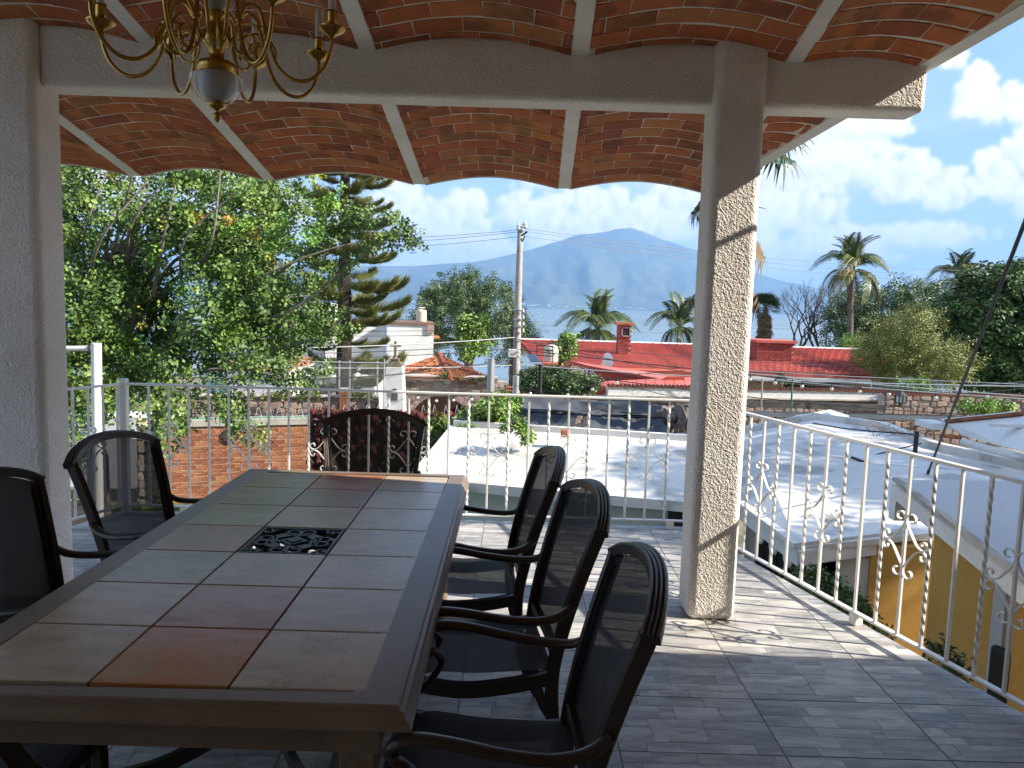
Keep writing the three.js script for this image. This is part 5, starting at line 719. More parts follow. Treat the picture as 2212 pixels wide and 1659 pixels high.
// ---- stone arch building with tiled hip roof ----
{
  const D = 24.2, t = thing('arched_stone_house', 'small stone house with wide dark arch and orange tiled hip roof', 'house'), a = fc(1135, 1000, D), b = fc(2215, 1000, D), yT = fc(1500, 905, D).y, yb = -3.7, ac = fc(1520, 1100, D), hw = (fc(1840, 1100, D).x - fc(1205, 1100, D).x) / 2, ah = fc(1500, 1072, D).y, inA = (x, y, m = 0) => { const d = (x - ac.x) / (hw + m); return abs(d) < 1 && y < ah - (1 - sqrt(1 - d * d)) * .95 + m; };
  const sh = new THREE.Shape(); sh.moveTo(a.x, yb); sh.lineTo(ac.x - hw, yb); for (let i = 0; i <= 16; i++) { const d = -1 + i / 8; sh.lineTo(ac.x + d * hw, ah - (1 - sqrt(max(0, 1 - d * d))) * .95); } sh.lineTo(ac.x + hw, yb); sh.lineTo(b.x, yb); sh.lineTo(b.x, yT); sh.lineTo(a.x, yT); part('wall', boxUV(new THREE.ExtrudeGeometry(sh, { depth: .5, bevelEnabled: false }).translate(0, 0, -D - .56)), M.stoneMortar, t);
  stones(t, [a.x, -D - .05], [b.x, -D - .05], yT - 1.6, yT - .06, .25, 221, (x, y, w) => inA(a.x + x, y, .10) || inA(a.x + x - w * .4, y, .05) || inA(a.x + x + w * .4, y, .05));
  const q = rng(223); for (let k = 0; k < 18; k++) { const d = -.97 + k / 17 * 1.94, o = part('arch_stone', stoneGeos[k % 4], M.stone[floor(q() * 6)], t); o.position.set(ac.x + d * (hw + .08), ah + .09 - (1 - sqrt(1 - d * d)) * .95, -D - .04); o.scale.set(.22, .2, .06); o.rotation.z = -d * 1.1; }
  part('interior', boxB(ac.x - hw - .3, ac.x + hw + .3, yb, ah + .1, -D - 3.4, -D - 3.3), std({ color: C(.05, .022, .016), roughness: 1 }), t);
  part('coping', [boxB(a.x, b.x - .3, yT, yT + .05, -D - .62, -D + .06)], M.stoneMortar, t);
  const n = 54, dw = (b.x - a.x - .3) / n; for (let k = 0; k < n; k++) { const o = part('cornice_brick', new THREE.BoxGeometry(dw * .72, .06, .12), M.terracotta[3], t); o.position.set(a.x + (k + .5) * dw, yT + .075, -D + .02); }
  part('coping_top', boxB(a.x, b.x - .3, yT + .105, yT + .14, -D - .6, -D + .07), M.stoneMortar, t);
  // hip roof: barrel tiles run down each face
  const ap = fc(1550, 652, D + 2.6), e0 = at(836, 810, D + 2.4), e1 = fc(1628, 868, D - .2), e2 = fc(2290, 1000, D + .4);
  const face = (A, B, top, nn) => { // gutter edge A-B, apex top
    const rowsN = nn, u = B.clone().sub(A), mats = M.terracotta, base = poly([A, B, top].map((p) => p.clone().add(V3(0, -.04, 0))), .05, V3(0, -1, 0)); part('roof_base', base, M.terracotta[3], t); const N = u.clone().cross(top.clone().sub(A)).normalize(); if (N.y < 0) N.negate();
    for (let k = 0; k < rowsN; k++) { const s = (k + .5) / rowsN, P = A.clone().addScaledVector(u, s), mid = A.clone().lerp(B, .5), fr = top.clone().sub(A).dot(u) / u.lengthSq(); const m = s < fr ? s / fr : (1 - s) / (1 - fr), dirv = top.clone().sub(A.clone().addScaledVector(u, fr)), Q = P.clone().addScaledVector(dirv, m), L = P.distanceTo(Q), nt = max(1, Math.round(L / .34)); const g = []; for (let i = 0; i < nt; i++) { const x = P.clone().lerp(Q, i / nt).addScaledVector(N, .03), y = P.clone().lerp(Q, (i + 1.06) / nt).addScaledVector(N, .012); const w = u.length() / rowsN; g.push(sweep([[-w * .46, -.02], [-w * .33, .035], [0, .06], [w * .33, .035], [w * .46, -.02]], [x, y], { up: N, crease: 1.1, scale: (tt) => lerp(1.08, .9, tt) })); } part('tile_row', boxUV(merge(g)), mats[(k * 7 + nn) % 4], t); }
  };
  face(e0, e1, ap, 17); face(e1, e2, ap, 22);
  const ridge = []; for (let i = 0; i < 12; i++) { const A = e1.clone().lerp(ap, i / 12), B = e1.clone().lerp(ap, (i + 1.05) / 12); ridge.push(cylTo(A.add(V3(0, .03, 0)), B.add(V3(0, .02, 0)), .085, .07, 8)); } part('hip_ridge', ridge, M.terracotta[1], t);
  const cap = part('ridge_cap', new THREE.SphereGeometry(.13, 8, 6).translate(ap.x, ap.y + .03, ap.z), M.terracotta[1], t); pivot(t, a.x, -D, .05);
}
// ---- white house behind the pine ----
{
  const D = 40, t = thing('white_house', 'flat roofed white house behind the pine, water tank on its roof', 'house'), trim = std({ color: C(.19, .11, .085), roughness: .9 }), y0 = groundY(D) - .5;
  const block = (xa, xb, yt, d, dep, nm = 'wall') => { const a = fc(xa, 400, d), b = fc(xb, 400, d), y = fc((xa + xb) / 2, yt, d).y; part(nm, boxUV(boxB(a.x, b.x, y0, y, -d - dep, -d)), M.white, t); part('roof_trim', boxUV(boxB(a.x - .06, b.x + .06, y, y + .14, -d - dep - .05, -d + .07)), trim, t); return [a, b, y]; };
  const [a, b, y] = block(982, 1456, 328, D, 6); block(588, 985, 320, D + .8, 5); block(375, 590, 322, D + .5, 5); block(140, 378, 322, D + .9, 5); block(10, 142, 330, D + 1.6, 5);
  const chim = fc(400, 180, D + 3); part('stair_tower', boxUV(boxB(chim.x - .9, chim.x + .8, y - .3, fc(400, 105, D + 3).y, -D - 6, -D - 3)), M.white, t);
  const sp = fc(840, 385, D); part('rain_spout', cylTo(V3(sp.x, sp.y, -D - .9), V3(sp.x, sp.y - .02, -D - .25), .07), M.metal, t);
  const v = fc(1440, 370, D); part('vent_block', box(.32, .45, .1, v.x - .1, v.y, -D + .04), M.stone[0], t);
  const e = fc(1466, 462, D); part('side_eave', boxUV(boxB(b.x, b.x + .35, e.y - .06, e.y + .03, -D - 3, -D - .2)), M.terracotta[0], t);
  const tk = thing('water_tank', 'cream plastic water tank on the white house roof', 'water tank'), c = fc(1364, 310, D + 1.2), u = .2083 * unitAt(D + 1.2), r = 54 * u, h = 150 * u, P = [[0, 0], [r * .96, 0]]; for (let k = 0; k < 6; k++) P.push([r, h * (.04 + k * .11)], [r, h * (.12 + k * .11)], [r * .965, h * (.135 + k * .11)]); P.push([r * .98, h * .74], [r * .9, h * .80], [r * .62, h * .88], [r * .6, h * .92], [r * .72, h * .93], [r * .72, h * .98], [0, h]);
  part('tank_body', lathe(P, 28).translate(c.x, y + .15, c.z), std({ color: C(.60, .54, .38), roughness: .55 }), tk); part('inlet', box(.12, .12, .12, c.x + r * .5, y + .15 + h * .86, c.z + r * .5), dark, tk); pivot(t, b.x, -D, .16); pivot(tk, b.x, -D, .16);
}
// low white building at the foot of the pine
{
  const D = 29, t = thing('low_white_house', 'low white house front below the pine, with dark blue doorway', 'house'), a = fc(60, 1000, D), b = fc(845, 1000, D), y = fc(500, 893, D).y; part('wall', boxUV(boxB(a.x, b.x, -4.5, y, -D - 4, -D)), M.white, t); part('parapet', boxUV(boxB(a.x - .05, b.x + .05, y, y + .1, -D - 4, -D + .04)), M.white, t);
  const d0 = fc(628, 1080, D), d1 = fc(706, 930, D); part('doorway', boxB(d0.x, d1.x, d0.y - .8, d1.y, -D - .02, -D + .04), std({ color: C(.012, .02, .045), roughness: .5 }), t);
  const w0 = fc(390, 960, D), w1 = fc(470, 935, D); part('window', boxB(w0.x, w1.x, w0.y, w1.y, -D - .02, -D + .03), dark, t);
  const e = thing('orange_roof_house', 'far house with orange roof strip seen under the big tree', 'house'), p = at(490, 812, 33), q2 = at(620, 812, 33); part('wall', boxUV(boxB(p.x, q2.x, -5, p.y, -37, -33)), M.white, e); part('roof', boxUV(boxB(p.x - .2, q2.x + .2, p.y + .35, p.y + .62, -37, -32.8)), M.terracotta[2], e); part('fascia', boxUV(boxB(p.x - .15, q2.x + .15, p.y, p.y + .34, -36.9, -32.9)), M.white, e); const b2 = at(470, 795, 33.2); part('blue_wall', boxB(b2.x - .6, b2.x + .6, -5, b2.y + .1, -36, -33.4), std({ color: C(.18, .42, .48), roughness: .8 }), e);
}
// ---- large red tiled house ----
{
  const t = thing('red_roof_house', 'long low house under a bright red tiled roof, centre right', 'house');
  const RL = at(1118, 738, 43), RR = at(1965, 757, 43), EL = at(1170, 800, 33), ER = at(1930, 803, 33); RL.y = RR.y = (RL.y + RR.y) / 2; EL.y = ER.y = (EL.y + ER.y) / 2; EL.z = ER.z = -33; RL.z = RR.z = -43;
  const base = poly([EL, ER, RR, RL].map((p) => p.clone().add(V3(0, -.03, 0))), .14, V3(0, -1, 0)); part('roof', base, M.red, t);
  const N = RL.clone().sub(EL).cross(ER.clone().sub(EL)).normalize(); if (N.y < 0) N.negate();
  const nC = 17, wave = []; for (let k = 0; k < nC; k++) { const A = EL.clone().lerp(RL, k / nC), B = ER.clone().lerp(RR, k / nC), A2 = EL.clone().lerp(RL, (k + 1.03) / nC), B2 = ER.clone().lerp(RR, (k + 1.03) / nC), n = 200, pos = [], ix = []; for (let i = 0; i <= n; i++) { const s = i / n, w = max(0, sin(s * n / 4 * 2 * PI)) * .045, lo = A.clone().lerp(B, s).addScaledVector(N, .10 + w), sk = A.clone().lerp(B, s).addScaledVector(N, .0), hi = A2.clone().lerp(B2, s).addScaledVector(N, .03 + w); pos.push(...sk.toArray(), ...lo.toArray(), ...hi.toArray()); if (i < n) { const o = i * 3; ix.push(o, o + 3, o + 1, o + 1, o + 3, o + 4, o + 1, o + 4, o + 2, o + 2, o + 4, o + 5); } } const g = new THREE.BufferGeometry(); g.setAttribute('position', new THREE.Float32BufferAttribute(pos, 3)); g.setIndex(ix); part('tile_course', boxUV(toCreasedNormals(g, .8)), M.red, t); }
  part('ridge_cap', boxUV(sweep(oval(.16, .12, 8), [RL, RR].map((p) => p.clone().add(V3(0, .06, 0))))), M.white, t);
  part('fascia', boxUV(boxB(at(1600, 800, 33).x, ER.x, EL.y - .36, EL.y - .17, -33.2, -33)), M.white, t);
  part('wall', boxUV(boxB(EL.x + .3, ER.x - .5, groundY(34) - .3, EL.y - .17, -42, -33.9)), std({ map: mottle([.48, .40, .26], [.56, .47, .32], 4, 64, .3, 231), roughness: .9 }), t);
  const gate0 = f6(690, 1352, 33.8), gate1 = f6(1040, 1300, 33.8), gt = part('wooden_gate', boxB(gate0.x, gate1.x, gate0.y - .7, gate1.y, -33.9, -33.8), std({ color: C(.06, .035, .022), roughness: .85 }), t); for (let k = 0; k < 26; k++) part('plank', box((gate1.x - gate0.x) / 26 * .8, gate1.y - gate0.y + .7, .03, lerp(gate0.x, gate1.x, (k + .5) / 26), (gate0.y - .7 + gate1.y) / 2, -33.78), std({ color: C(.085, .045, .028), roughness: .85 }), gt);
  // red back wall below the main roof, seen left of the column
  part('red_wall', boxUV(boxB(at(1168, 820, 32).x, at(1510, 820, 32).x, -4.5, at(1300, 797, 32).y, -33.5, -32)), M.redWall, t);
  const chim = (nm, u0, u1, v0, v1, D, capM, win) => { const a = at(u0, v1, D), b = at(u1, v0, D), o = part(nm, boxUV(boxB(a.x, b.x, a.y - .4, b.y, -D - (b.x - a.x), -D)), M.stoneMortar, t), q = rng(241), bh = .115, bw = .27, w = b.x - a.x, H = b.y - a.y + .4, n = Math.round(H / bh), m = max(2, Math.round(w / bw)); const gB = new THREE.BoxGeometry(w / m - .018, bh - .02, .05); for (let r = 0; r < n; r++) for (let k = 0; k < m; k++) { const br = part('brick', gB, chBr[floor(q() * 3)], o); br.position.set(a.x + (k + .5) * w / m + (r % 2 ? 1 : -1) * w / m * .16, a.y - .4 + (r + .5) * bh, -D + .012); } const gS = new THREE.BoxGeometry(.05, bh - .02, w / m - .018); const sd = []; for (let r = 0; r < n; r++) for (let k = 0; k < m; k++) sd.push(gS.clone().translate(a.x - .012, a.y - .4 + (r + .5) * bh, -D - (k + .5) * w / m)); part('side_bricks', sd.map((g) => boxUV(g)), chBr[1], o).userData.kind = 'stuff'; part('chimney_cap', boxUV(boxB(a.x - .14, b.x + .14, b.y, b.y + .12, -D - w - .14, -D + .14)), capM, o); if (win) { const c = at((u0 + u1) / 2 + 3, v0 + 15, D); part('flue_opening', box(.30, .34, .06, c.x, c.y, -D + .03), dark, o); part('flue_frame', [box(.42, .05, .08, c.x, c.y + .2, -D + .04), box(.42, .05, .08, c.x, c.y - .2, -D + .04), box(.05, .42, .08, c.x - .19, c.y, -D + .04), box(.05, .42, .08, c.x + .19, c.y, -D + .04)], M.stone[2], o); } return o; };
  const chBr = [[.36, .06, .045], [.42, .08, .055], [.30, .05, .04]].map((c) => std({ color: C(...c), map: M.brickTex, roughness: .9 }));
  chim('chimney', 1335, 1363, 702, 756, 37.5, M.terracotta[2], true); chim('wide_chimney', 1636, 1714, 742, 764, 36.5, M.red, false);
  // lean-to wing with pale gable
  const w0 = f5(1262, 1112, 29), w1 = f5(1262, 1218, 29), wt = thing('red_lean_to', 'salmon red lean-to roof with white end wall before the red house', 'building'), D2 = 29; const A = at(1234, 780, 29.8), B = at(1505, 818, 28), A2 = at(1272, 790, 27.6), B2 = at(1505, 832, 26.6);
  part('roof', poly([A2, B2, B, A], .10, V3(0, -1, 0)), M.red, wt); part('end_wall', poly([A, A2, A2.clone().setY(-4), A.clone().setY(-4)].map((p) => p.clone().add(V3(.05, -.1, 0))), .15, V3(1, 0, 0)), M.white, wt); part('side_wall', poly([A2, B2, B2.clone().setY(-4), A2.clone().setY(-4)].map((p) => p.clone().add(V3(0, -.1, -.05))), .15, V3(0, 0, -1)), M.redWall, wt);
  // lower red roof with white wall
  const lt = thing('low_red_roof', 'low red tiled porch roof above a white street wall', 'roof'), a = f5(1390, 1245, 26.5), b = f5(2030, 1215, 26.5), c = f5(1480, 1275, 25), d = f5(2060, 1275, 25); part('roof', poly([c, d, b, a], .1, V3(0, -1, 0)), M.red, lt); const a3 = f5(1080, 1225, 27), tri = f5(1390, 1190, 27.5); part('side_roof', poly([f5(1330, 1205, 27.4), f5(1500, 1282, 25), f5(1440, 1300, 25.2), f5(1180, 1225, 27.2)], .08, V3(0, -1, 0)), M.red, lt);
  const gable = f5(1880, 1212, 26); part('gable', poly([gable, f5(1985, 1212, 26), f5(1985, 1255, 26), f5(1800, 1250, 26)], .1, V3(0, 0, -1)), M.redWall, lt);
}
// ---- street wall across the middle and right ----
{
  const D = 24.4, t = thing('white_street_wall', 'white street wall with red coping over fieldstone, right of the hedge', 'wall'), a = f5(1498, 1320, D), b = at(1985, 860, D), yT = f5(1700, 1285, D).y, yM = f5(1700, 1335, D).y; part('wall', boxUV(boxB(a.x, b.x, yM, yT, -D - .3, -D)), M.white, t); part('ledge', boxUV(boxB(a.x - .05, b.x + .05, yM - .05, yM, -D - .33, -D + .05)), M.stoneMortar, t);
  const q = rng(251), n = 74, w = (b.x - a.x) / n, g = sweep([[-w * .46, 0], [-w * .3, .05], [0, .075], [w * .3, .05], [w * .46, 0]], [V3(0, .02, -.2), V3(0, -.01, .12)], { crease: 1 }); for (let k = 0; k < n; k++) { const o = part('coping_tile', g, M.terracotta[[3, 1, 3, 0][floor(q() * 4)]], t); o.position.set(a.x + (k + .5) * w, yT + .01, -D - .08); }
  const s = thing('stone_street_wall', 'fieldstone wall under the white street wall and along the hedge', 'wall'), sa = f5(930, 1340, D), sb = at(1990, 870, D), yb = -3.9; part('core', backing([sa.x, -D - .1], [sb.x, -D - .1], yb, yM - .05, .3), M.stoneMortar, s); stones(s, [sa.x, -D - .06], [sb.x, -D - .06], yM - 1.0, yM - .07, .27, 253); pivot(t, a.x, -D, .10); pivot(s, a.x, -D, .10);
  const r = thing('stone_wall', 'fieldstone wall with red coping right of the black lantern', 'wall'), D3 = 23.6, ra = f6(1330, 1500, D3), rb = f6(2600, 1500, D3), yR = f6(1700, 1428, D3).y; part('core', backing([ra.x, -D3 - .1], [rb.x, -D3 - .1], yb, yR, .35), M.stoneMortar, r); stones(r, [ra.x, -D3 - .06], [rb.x, -D3 - .06], yR - 1.5, yR, .27, 255);
  const m = 62, w2 = (rb.x - ra.x) / m; for (let k = 0; k < m; k++) { const o = part('coping_tile', g, M.terracotta[[3, 1, 3][floor(q() * 3)]], r); o.position.set(ra.x + (k + .5) * w2, yR + .01, -D3 - .15); o.scale.x = w2 / w; } pivot(r, ra.x, -D3, .10);
  solo('concrete_beam', boxUV(boxB(f6(440, 1500, 21).x, f6(1335, 1500, 21).x, f6(900, 1506, 21).y, f6(900, 1466, 21).y, -21.05, -21)), std({ map: mottle([.06, .055, .05], [.15, .14, .125], 6, 128, .6, 257), roughness: 1 }), 'long dark weathered beam in front of the stone street wall', 'beam');
}
// ---- white roofs on the right ----
{
  const t = thing('white_roof_house', 'white flat roofed house below the right railing, roof streaked with shade', 'house');
  const N1 = at(1724, 1182, 7.4), N2 = at(1958, 1150, 7.9), NL = at(1560, 1060, 10.2), F0 = at(1560, 945, 15), F1 = at(1760, 905, 15.2), F2 = at(2300, 1035, 10.4), F3 = at(2020, 970, 12.6), F4 = at(1905, 925, 14.6);
  const P = [N1, V3(4.6, N2.y + .02, N2.z), V3(6.6, -.35, -9.3), F2, F3, F4, F1, F0, NL], ctr = V3(3.6, -.42, -11); const pos = []; for (let i = 0; i < P.length; i++) { const a = P[i], b = P[(i + 1) % P.length]; for (const [p, q, r] of [[a, b, ctr]]) pos.push(...p.toArray(), ...q.toArray(), ...r.toArray()); const a2 = a.clone().setY(a.y - .06), b2 = b.clone().setY(b.y - .06); pos.push(...a.toArray(), ...a2.toArray(), ...b.toArray(), ...b.toArray(), ...a2.toArray(), ...b2.toArray(), ...a2.toArray(), ...ctr.clone().setY(-.8).toArray(), ...b2.toArray()); }
  const g = new THREE.BufferGeometry(); g.setAttribute('position', new THREE.Float32BufferAttribute(pos, 3)); g.computeVertexNormals(); part('roof', boxUV(g), M.whiteOld, t);
  part('fascia', [sweep(rect(.06, .15), [NL, N1].map((p) => p.clone().add(V3(.02, -.11, .02)))), sweep(rect(.06, .15), [N1, N1.clone().lerp(N2, .86)].map((p) => p.clone().add(V3(0, -.11, -.0))))].map((q) => boxUV(q)), M.white, t);
  part('roof_kerb', boxUV(sweep(rect(.14, .14), [F0, F1, F4, F3, F2].map((p) => p.clone().add(V3(0, .05, 0))))), M.whiteOld, t);
  part('eave_lip', boxUV(sweep(rect(.10, .05), [NL, N1, N2].map((p) => p.clone().add(V3(0, .015, -.01))), { crease: .3 })), M.whiteOld, t);
  const wl = std({ map: mottle([.50, .52, .50], [.60, .61, .59], 4, 64, .4, 261), roughness: .9 }); const cx = N1.x + .35, cz = N1.z - .35, xe = f3(1170, 1200, 8).x;
  part('front_wall', boxUV(boxB(cx, xe + .02, -3.05, N1.y - .2, cz - .2, cz)), wl, t);
  part('ochre_wall', boxUV(boxB(xe + .02, 6.2, -3.05, N1.y - .065, cz - .22, cz + .03)), M.ochre, t);
  part('side_wall', boxUV(poly([V3(cx, -3.05, cz), V3(cx, N1.y - .2, cz), V3(NL.x + .35, NL.y - .2, NL.z), V3(NL.x + .35, -3.05, NL.z)], .2, V3(1, 0, 0))), M.white, t);
  const wd = part('window', boxUV(poly([.12, .78].flatMap((s, i) => { const x = lerp(cx, NL.x + .35, s) - .03, z = lerp(cz, NL.z, s); return i ? [V3(x, -.95, z), V3(x, -2.5, z)] : [V3(x, -2.5, z), V3(x, -.95, z)]; }), .04, V3(1, 0, 0))), dark, t); for (let k = 0; k < 7; k++) { const s = .16 + k * .09, x = lerp(cx, NL.x + .35, s) - .06, z = lerp(cz, NL.z, s); part('window_bar', box(.02, 1.5, .02, x, -1.72, z), M.blackIron, wd); }
  for (let k = 0; k < 3; k++) { const s = .12 + k * .16; part('scalloped_valance', new THREE.SphereGeometry(.13, 10, 6).scale(.25, .8, 1).translate(lerp(N1.x, NL.x, s) + .03, lerp(N1.y, NL.y, s) - .2, lerp(N1.z, NL.z, s)), M.white, t); }
  // far ridge beyond
  const r = thing('white_ridge_roof', 'far white roof hump with a small skylight lip beyond the flat roof', 'roof'), q = [f3(480, 355, 15.6), f3(800, 262, 16), f3(1010, 224, 16.4), f3(1130, 262, 16.2), f3(1110, 290, 15.5), f3(700, 335, 15.5)]; part('roof', poly(q, .3, V3(0, -1, 0)), M.whiteOld, r); const sl = [f3(905, 292, 15.3), f3(1040, 275, 15.3), f3(1000, 252, 15.5), f3(970, 254, 15.5)]; part('skylight', poly(sl.map((p) => p.add(V3(0, .03, 0))), .1, V3(0, -1, 0)), M.white, r);
  // white parapet building at the right edge
  const w = thing('white_parapet_house', 'white parapet wall with thick pipe at the right picture edge', 'building'), a = f3(1745, 310, 11.6), b = f3(2230, 262, 10.6), c = f3(2260, 500, 9.8), d = f3(1830, 385, 11.2); part('wall', poly([a, b, c, d].map((p) => p.clone()), .5, V3(.3, 0, -1).normalize()), M.white, w); part('coping', boxUV(sweep(rect(.22, .05), [a, b].map((p) => p.clone().add(V3(.05, .03, -.08))))), M.terracotta[3], w); part('pipe', tube([f3(1835, 425, 11), f3(2000, 470, 10.5), f3(2120, 500, 10.1), f3(2240, 535, 9.8)], .055, 16, 8), M.whiteOld, w); part('stub_pipe', cylTo(f3(1690, 385, 11.3), f3(1825, 398, 11.1), .03), M.terracotta[0], w); part('end_block', boxUV(boxB(f3(1640, 340, 11.9).x, f3(1760, 340, 11.9).x, f3(1700, 350, 11.9).y, f3(1700, 313, 11.9).y, -12.4, -11.9)), M.white, w);
  const lg = part('ledge', box(.9, .04, .1, f3(2190, 330, 10.5).x, f3(2190, 322, 10.5).y, -10.45), M.white, w);
}
// ---- ochre house with weathered roof, lower right ----
{
  const t = thing('ochre_house', 'ochre house with weathered blue white roof beside the right railing', 'house');
  const A = at(1936, 1036, 6.2), E = at(2230, 1262, 4.35), Fr = V3(A.x + 3.2, A.y + .04, A.z - .1), G = V3(E.x + 3.0, E.y + .5, E.z), mid = A.clone().lerp(E, .5);
  part('roof', poly([E, G, Fr, A], .05, V3(0, -1, 0)), M.whiteWorn, t);
  part('fascia', boxUV(sweep(rect(.05, .125), [A, E].map((p) => p.clone().add(V3(.03, -.11, 0))))), M.white, t);
  const rag = rng(263); part('roof_lip', boxUV(sweep([[-.03, -.012], [.03, -.016], [.02, .014], [-.03, .016]], Array.from({ length: 26 }, (_, i) => A.clone().lerp(E, i / 25).add(V3(rr(-.012, .006, rag), .004, 0))), { crease: .2 })), M.stoneMortar, t);
  part('end_gable', poly([A, Fr, Fr.clone().setY(A.y - .3), A.clone().setY(A.y - .3)].map((p) => p.clone().add(V3(.02, -.05, -.02))), .1, V3(0, 0, -1)), M.white, t);
  const off = .42; const dA = V3(A.x + off, 0, A.z + .05), dE = V3(E.x + off, 0, E.z); const wallSeg = (s0, s1, y1a, y1b, mat, nm, o = 0) => { const p = dA.clone().lerp(dE, s0).add(V3(o, 0, 0)), q = dA.clone().lerp(dE, s1).add(V3(o, 0, 0)); part(nm, boxUV(poly([p.clone().setY(-3.05), p.clone().setY(lerp(A.y, E.y, s0) - y1a), q.clone().setY(lerp(A.y, E.y, s1) - y1a), q.clone().setY(-3.05)], .2, V3(1, 0, 0))), mat, t); };
  wallSeg(0, .46, .12, .12, M.ochre, 'wall'); wallSeg(.60, 1.25, .12, .12, std({ map: mottle([.52, .25, .04], [.60, .31, .06], 4, 128, .3, 265), roughness: .9 }), 'wall', -.05); wallSeg(.46, .54, .12, .12, std({ color: C(.42, .43, .44), roughness: .9 }), 'grey_pilaster', -.06); wallSeg(.54, .60, .12, .12, std({ color: C(.40, .31, .24), roughness: .9 }), 'beige_pilaster', -.04);
  part('back_wall', boxUV(boxB(dA.x, dA.x + 3, -3.05, A.y - .1, A.z - .12, A.z + .06)), M.ochre, t);
}

// =================== SMALL THINGS IN THE STREET ===================
const sag = (a, b, s, r, n = 20, m = 4) => { const P = []; for (let i = 0; i <= n; i++) { const t = i / n; P.push(a.clone().lerp(b, t).add(V3(0, -s * 4 * t * (1 - t), 0))); } return sweep(oval(r * 2, r * 2, m), P, { smooth: true, caps: false }); };
// utility pole
{
  const D = 25, t = thing('utility_pole', 'tall grey concrete utility pole with white insulators at its top', 'utility pole'), b = at(1110, 850, D), top = at(1124, 500, D); const x = (b.x + top.x) / 2, z = -D; b.y = -3.8;
  const B = V3(at(1113, 850, D).x, -3.8, z), T = V3(at(1124, 497, D).x, at(1124, 497, D).y, z), cm = std({ map: mottle([.26, .24, .215], [.40, .375, .34], 6, 128, 1, 271), roughness: .95 });
  part('pole', boxUV(taper([B, B.clone().lerp(T, .5), T], .165, .09, 12, 8)), cm, t);
  part('dark_sleeve', taper([V3(B.x - .13, -3.8, z + .1), V3(B.x - .12, at(1106, 705, D).y, z + .1)], .11, .09, 4, 8), M.blackIron, t);
  const arm = at(1131, 502, D); part('bracket', [cylTo(T.clone().add(V3(-.05, -.25, .02)), V3(arm.x + .12, arm.y + .02, z + .1), .03), cylTo(T.clone().add(V3(0, -.5, .02)), V3(arm.x + .05, arm.y - .12, z + .1), .02)], M.blackIron, t);
  const ins = lathe([[0, 0], [.03, 0], [.03, .04], [.075, .06], [.075, .10], [.03, .12], [.065, .15], [.06, .19], [.025, .22], [.025, .26], [0, .27]], 12), im = std({ color: C(.55, .58, .60), roughness: .2 });
  for (const [u, v] of [[1120, 497], [1128, 499], [1134, 493]]) { const p = at(u, v, D); const o = part('insulator', ins, im, t); o.position.set(p.x, p.y - .05, z + .08); o.scale.setScalar(1.05); }
  for (const v of [668, 690, 705, 735]) { const p = at(1120, v, D); part('clamp_band', new THREE.CylinderGeometry(.155, .155, .06, 10).translate(lerp(B.x, T.x, (p.y - B.y) / (T.y - B.y)), p.y, z), M.metal, t); }
  for (let k = 0; k < 4; k++) { const p = at(1126, 676 + k * 14, D), o = part('insulator', ins, im, t); o.position.set(p.x + .06, p.y, z + .15); o.scale.setScalar(.55); }
  const bx = fp(70, 745, D - .3), box_ = part('meter_box', new RoundedBoxGeometry(.26, .26, .16, 1, .015).translate(bx.x, bx.y, bx.z), std({ color: C(.62, .65, .66), roughness: .5 }), t); part('markings', [0, 1, 2].map((k) => box(.02, .07, .006, bx.x - .03 + k * .05, bx.y - .03, bx.z + .082)), std({ color: C(.35, .05, .04) }), box_);
  part('looped_cable', tube([fp(60, 800, D - .35), fp(40, 900, D - .35), fp(30, 1020, D - .4), fp(60, 1100, D - .4), fp(80, 1080, D - .35), fp(45, 1000, D - .35), fp(75, 860, D - .35)], .018, 40, 5), M.wire, t);
}
// galvanised posts of the shade nets
const postM = std({ color: C(.50, .51, .52), metalness: .65, roughness: .38 });
{ const p = at(1061, 774, 14.2), b = at(1055, 950, 14.2); solo('steel_post', cylTo(V3(b.x, -3, b.z), V3(p.x, p.y, p.z), .062, .062, 14), postM, 'shiny galvanised steel post rising in front of the vine', 'post'); const p2 = at(1115, 812, 20), b2 = at(1112, 870, 20); solo('steel_post', cylTo(V3(b2.x, -3, -20), V3(p2.x, p2.y, -20), .085, .085, 14), postM, 'silver sleeve post standing against the base of the utility pole', 'post'); }
// thick white pipe beyond the left railing
{ const D = 7.4, t = thing('white_pipe', 'thick white elbow pipe standing beyond the left railing', 'pipe'), T = at(208, 748, D), L = at(60, 754, D), B = at(204, 1060, D); part('upright', cylTo(V3(B.x + .0, -3, B.z), T.clone().add(V3(0, .03, 0)), .047, .047, 16), M.railWhite, t); part('arm', cylTo(V3(T.x, T.y - .02, T.z), L, .026, .026, 12), M.railWhite, t); part('rust_collar', new THREE.CylinderGeometry(.03, .03, .02, 12).rotateZ(PI / 2).translate(T.x - .06, T.y - .02, T.z), std({ color: C(.36, .15, .06), roughness: .9 }), t); }
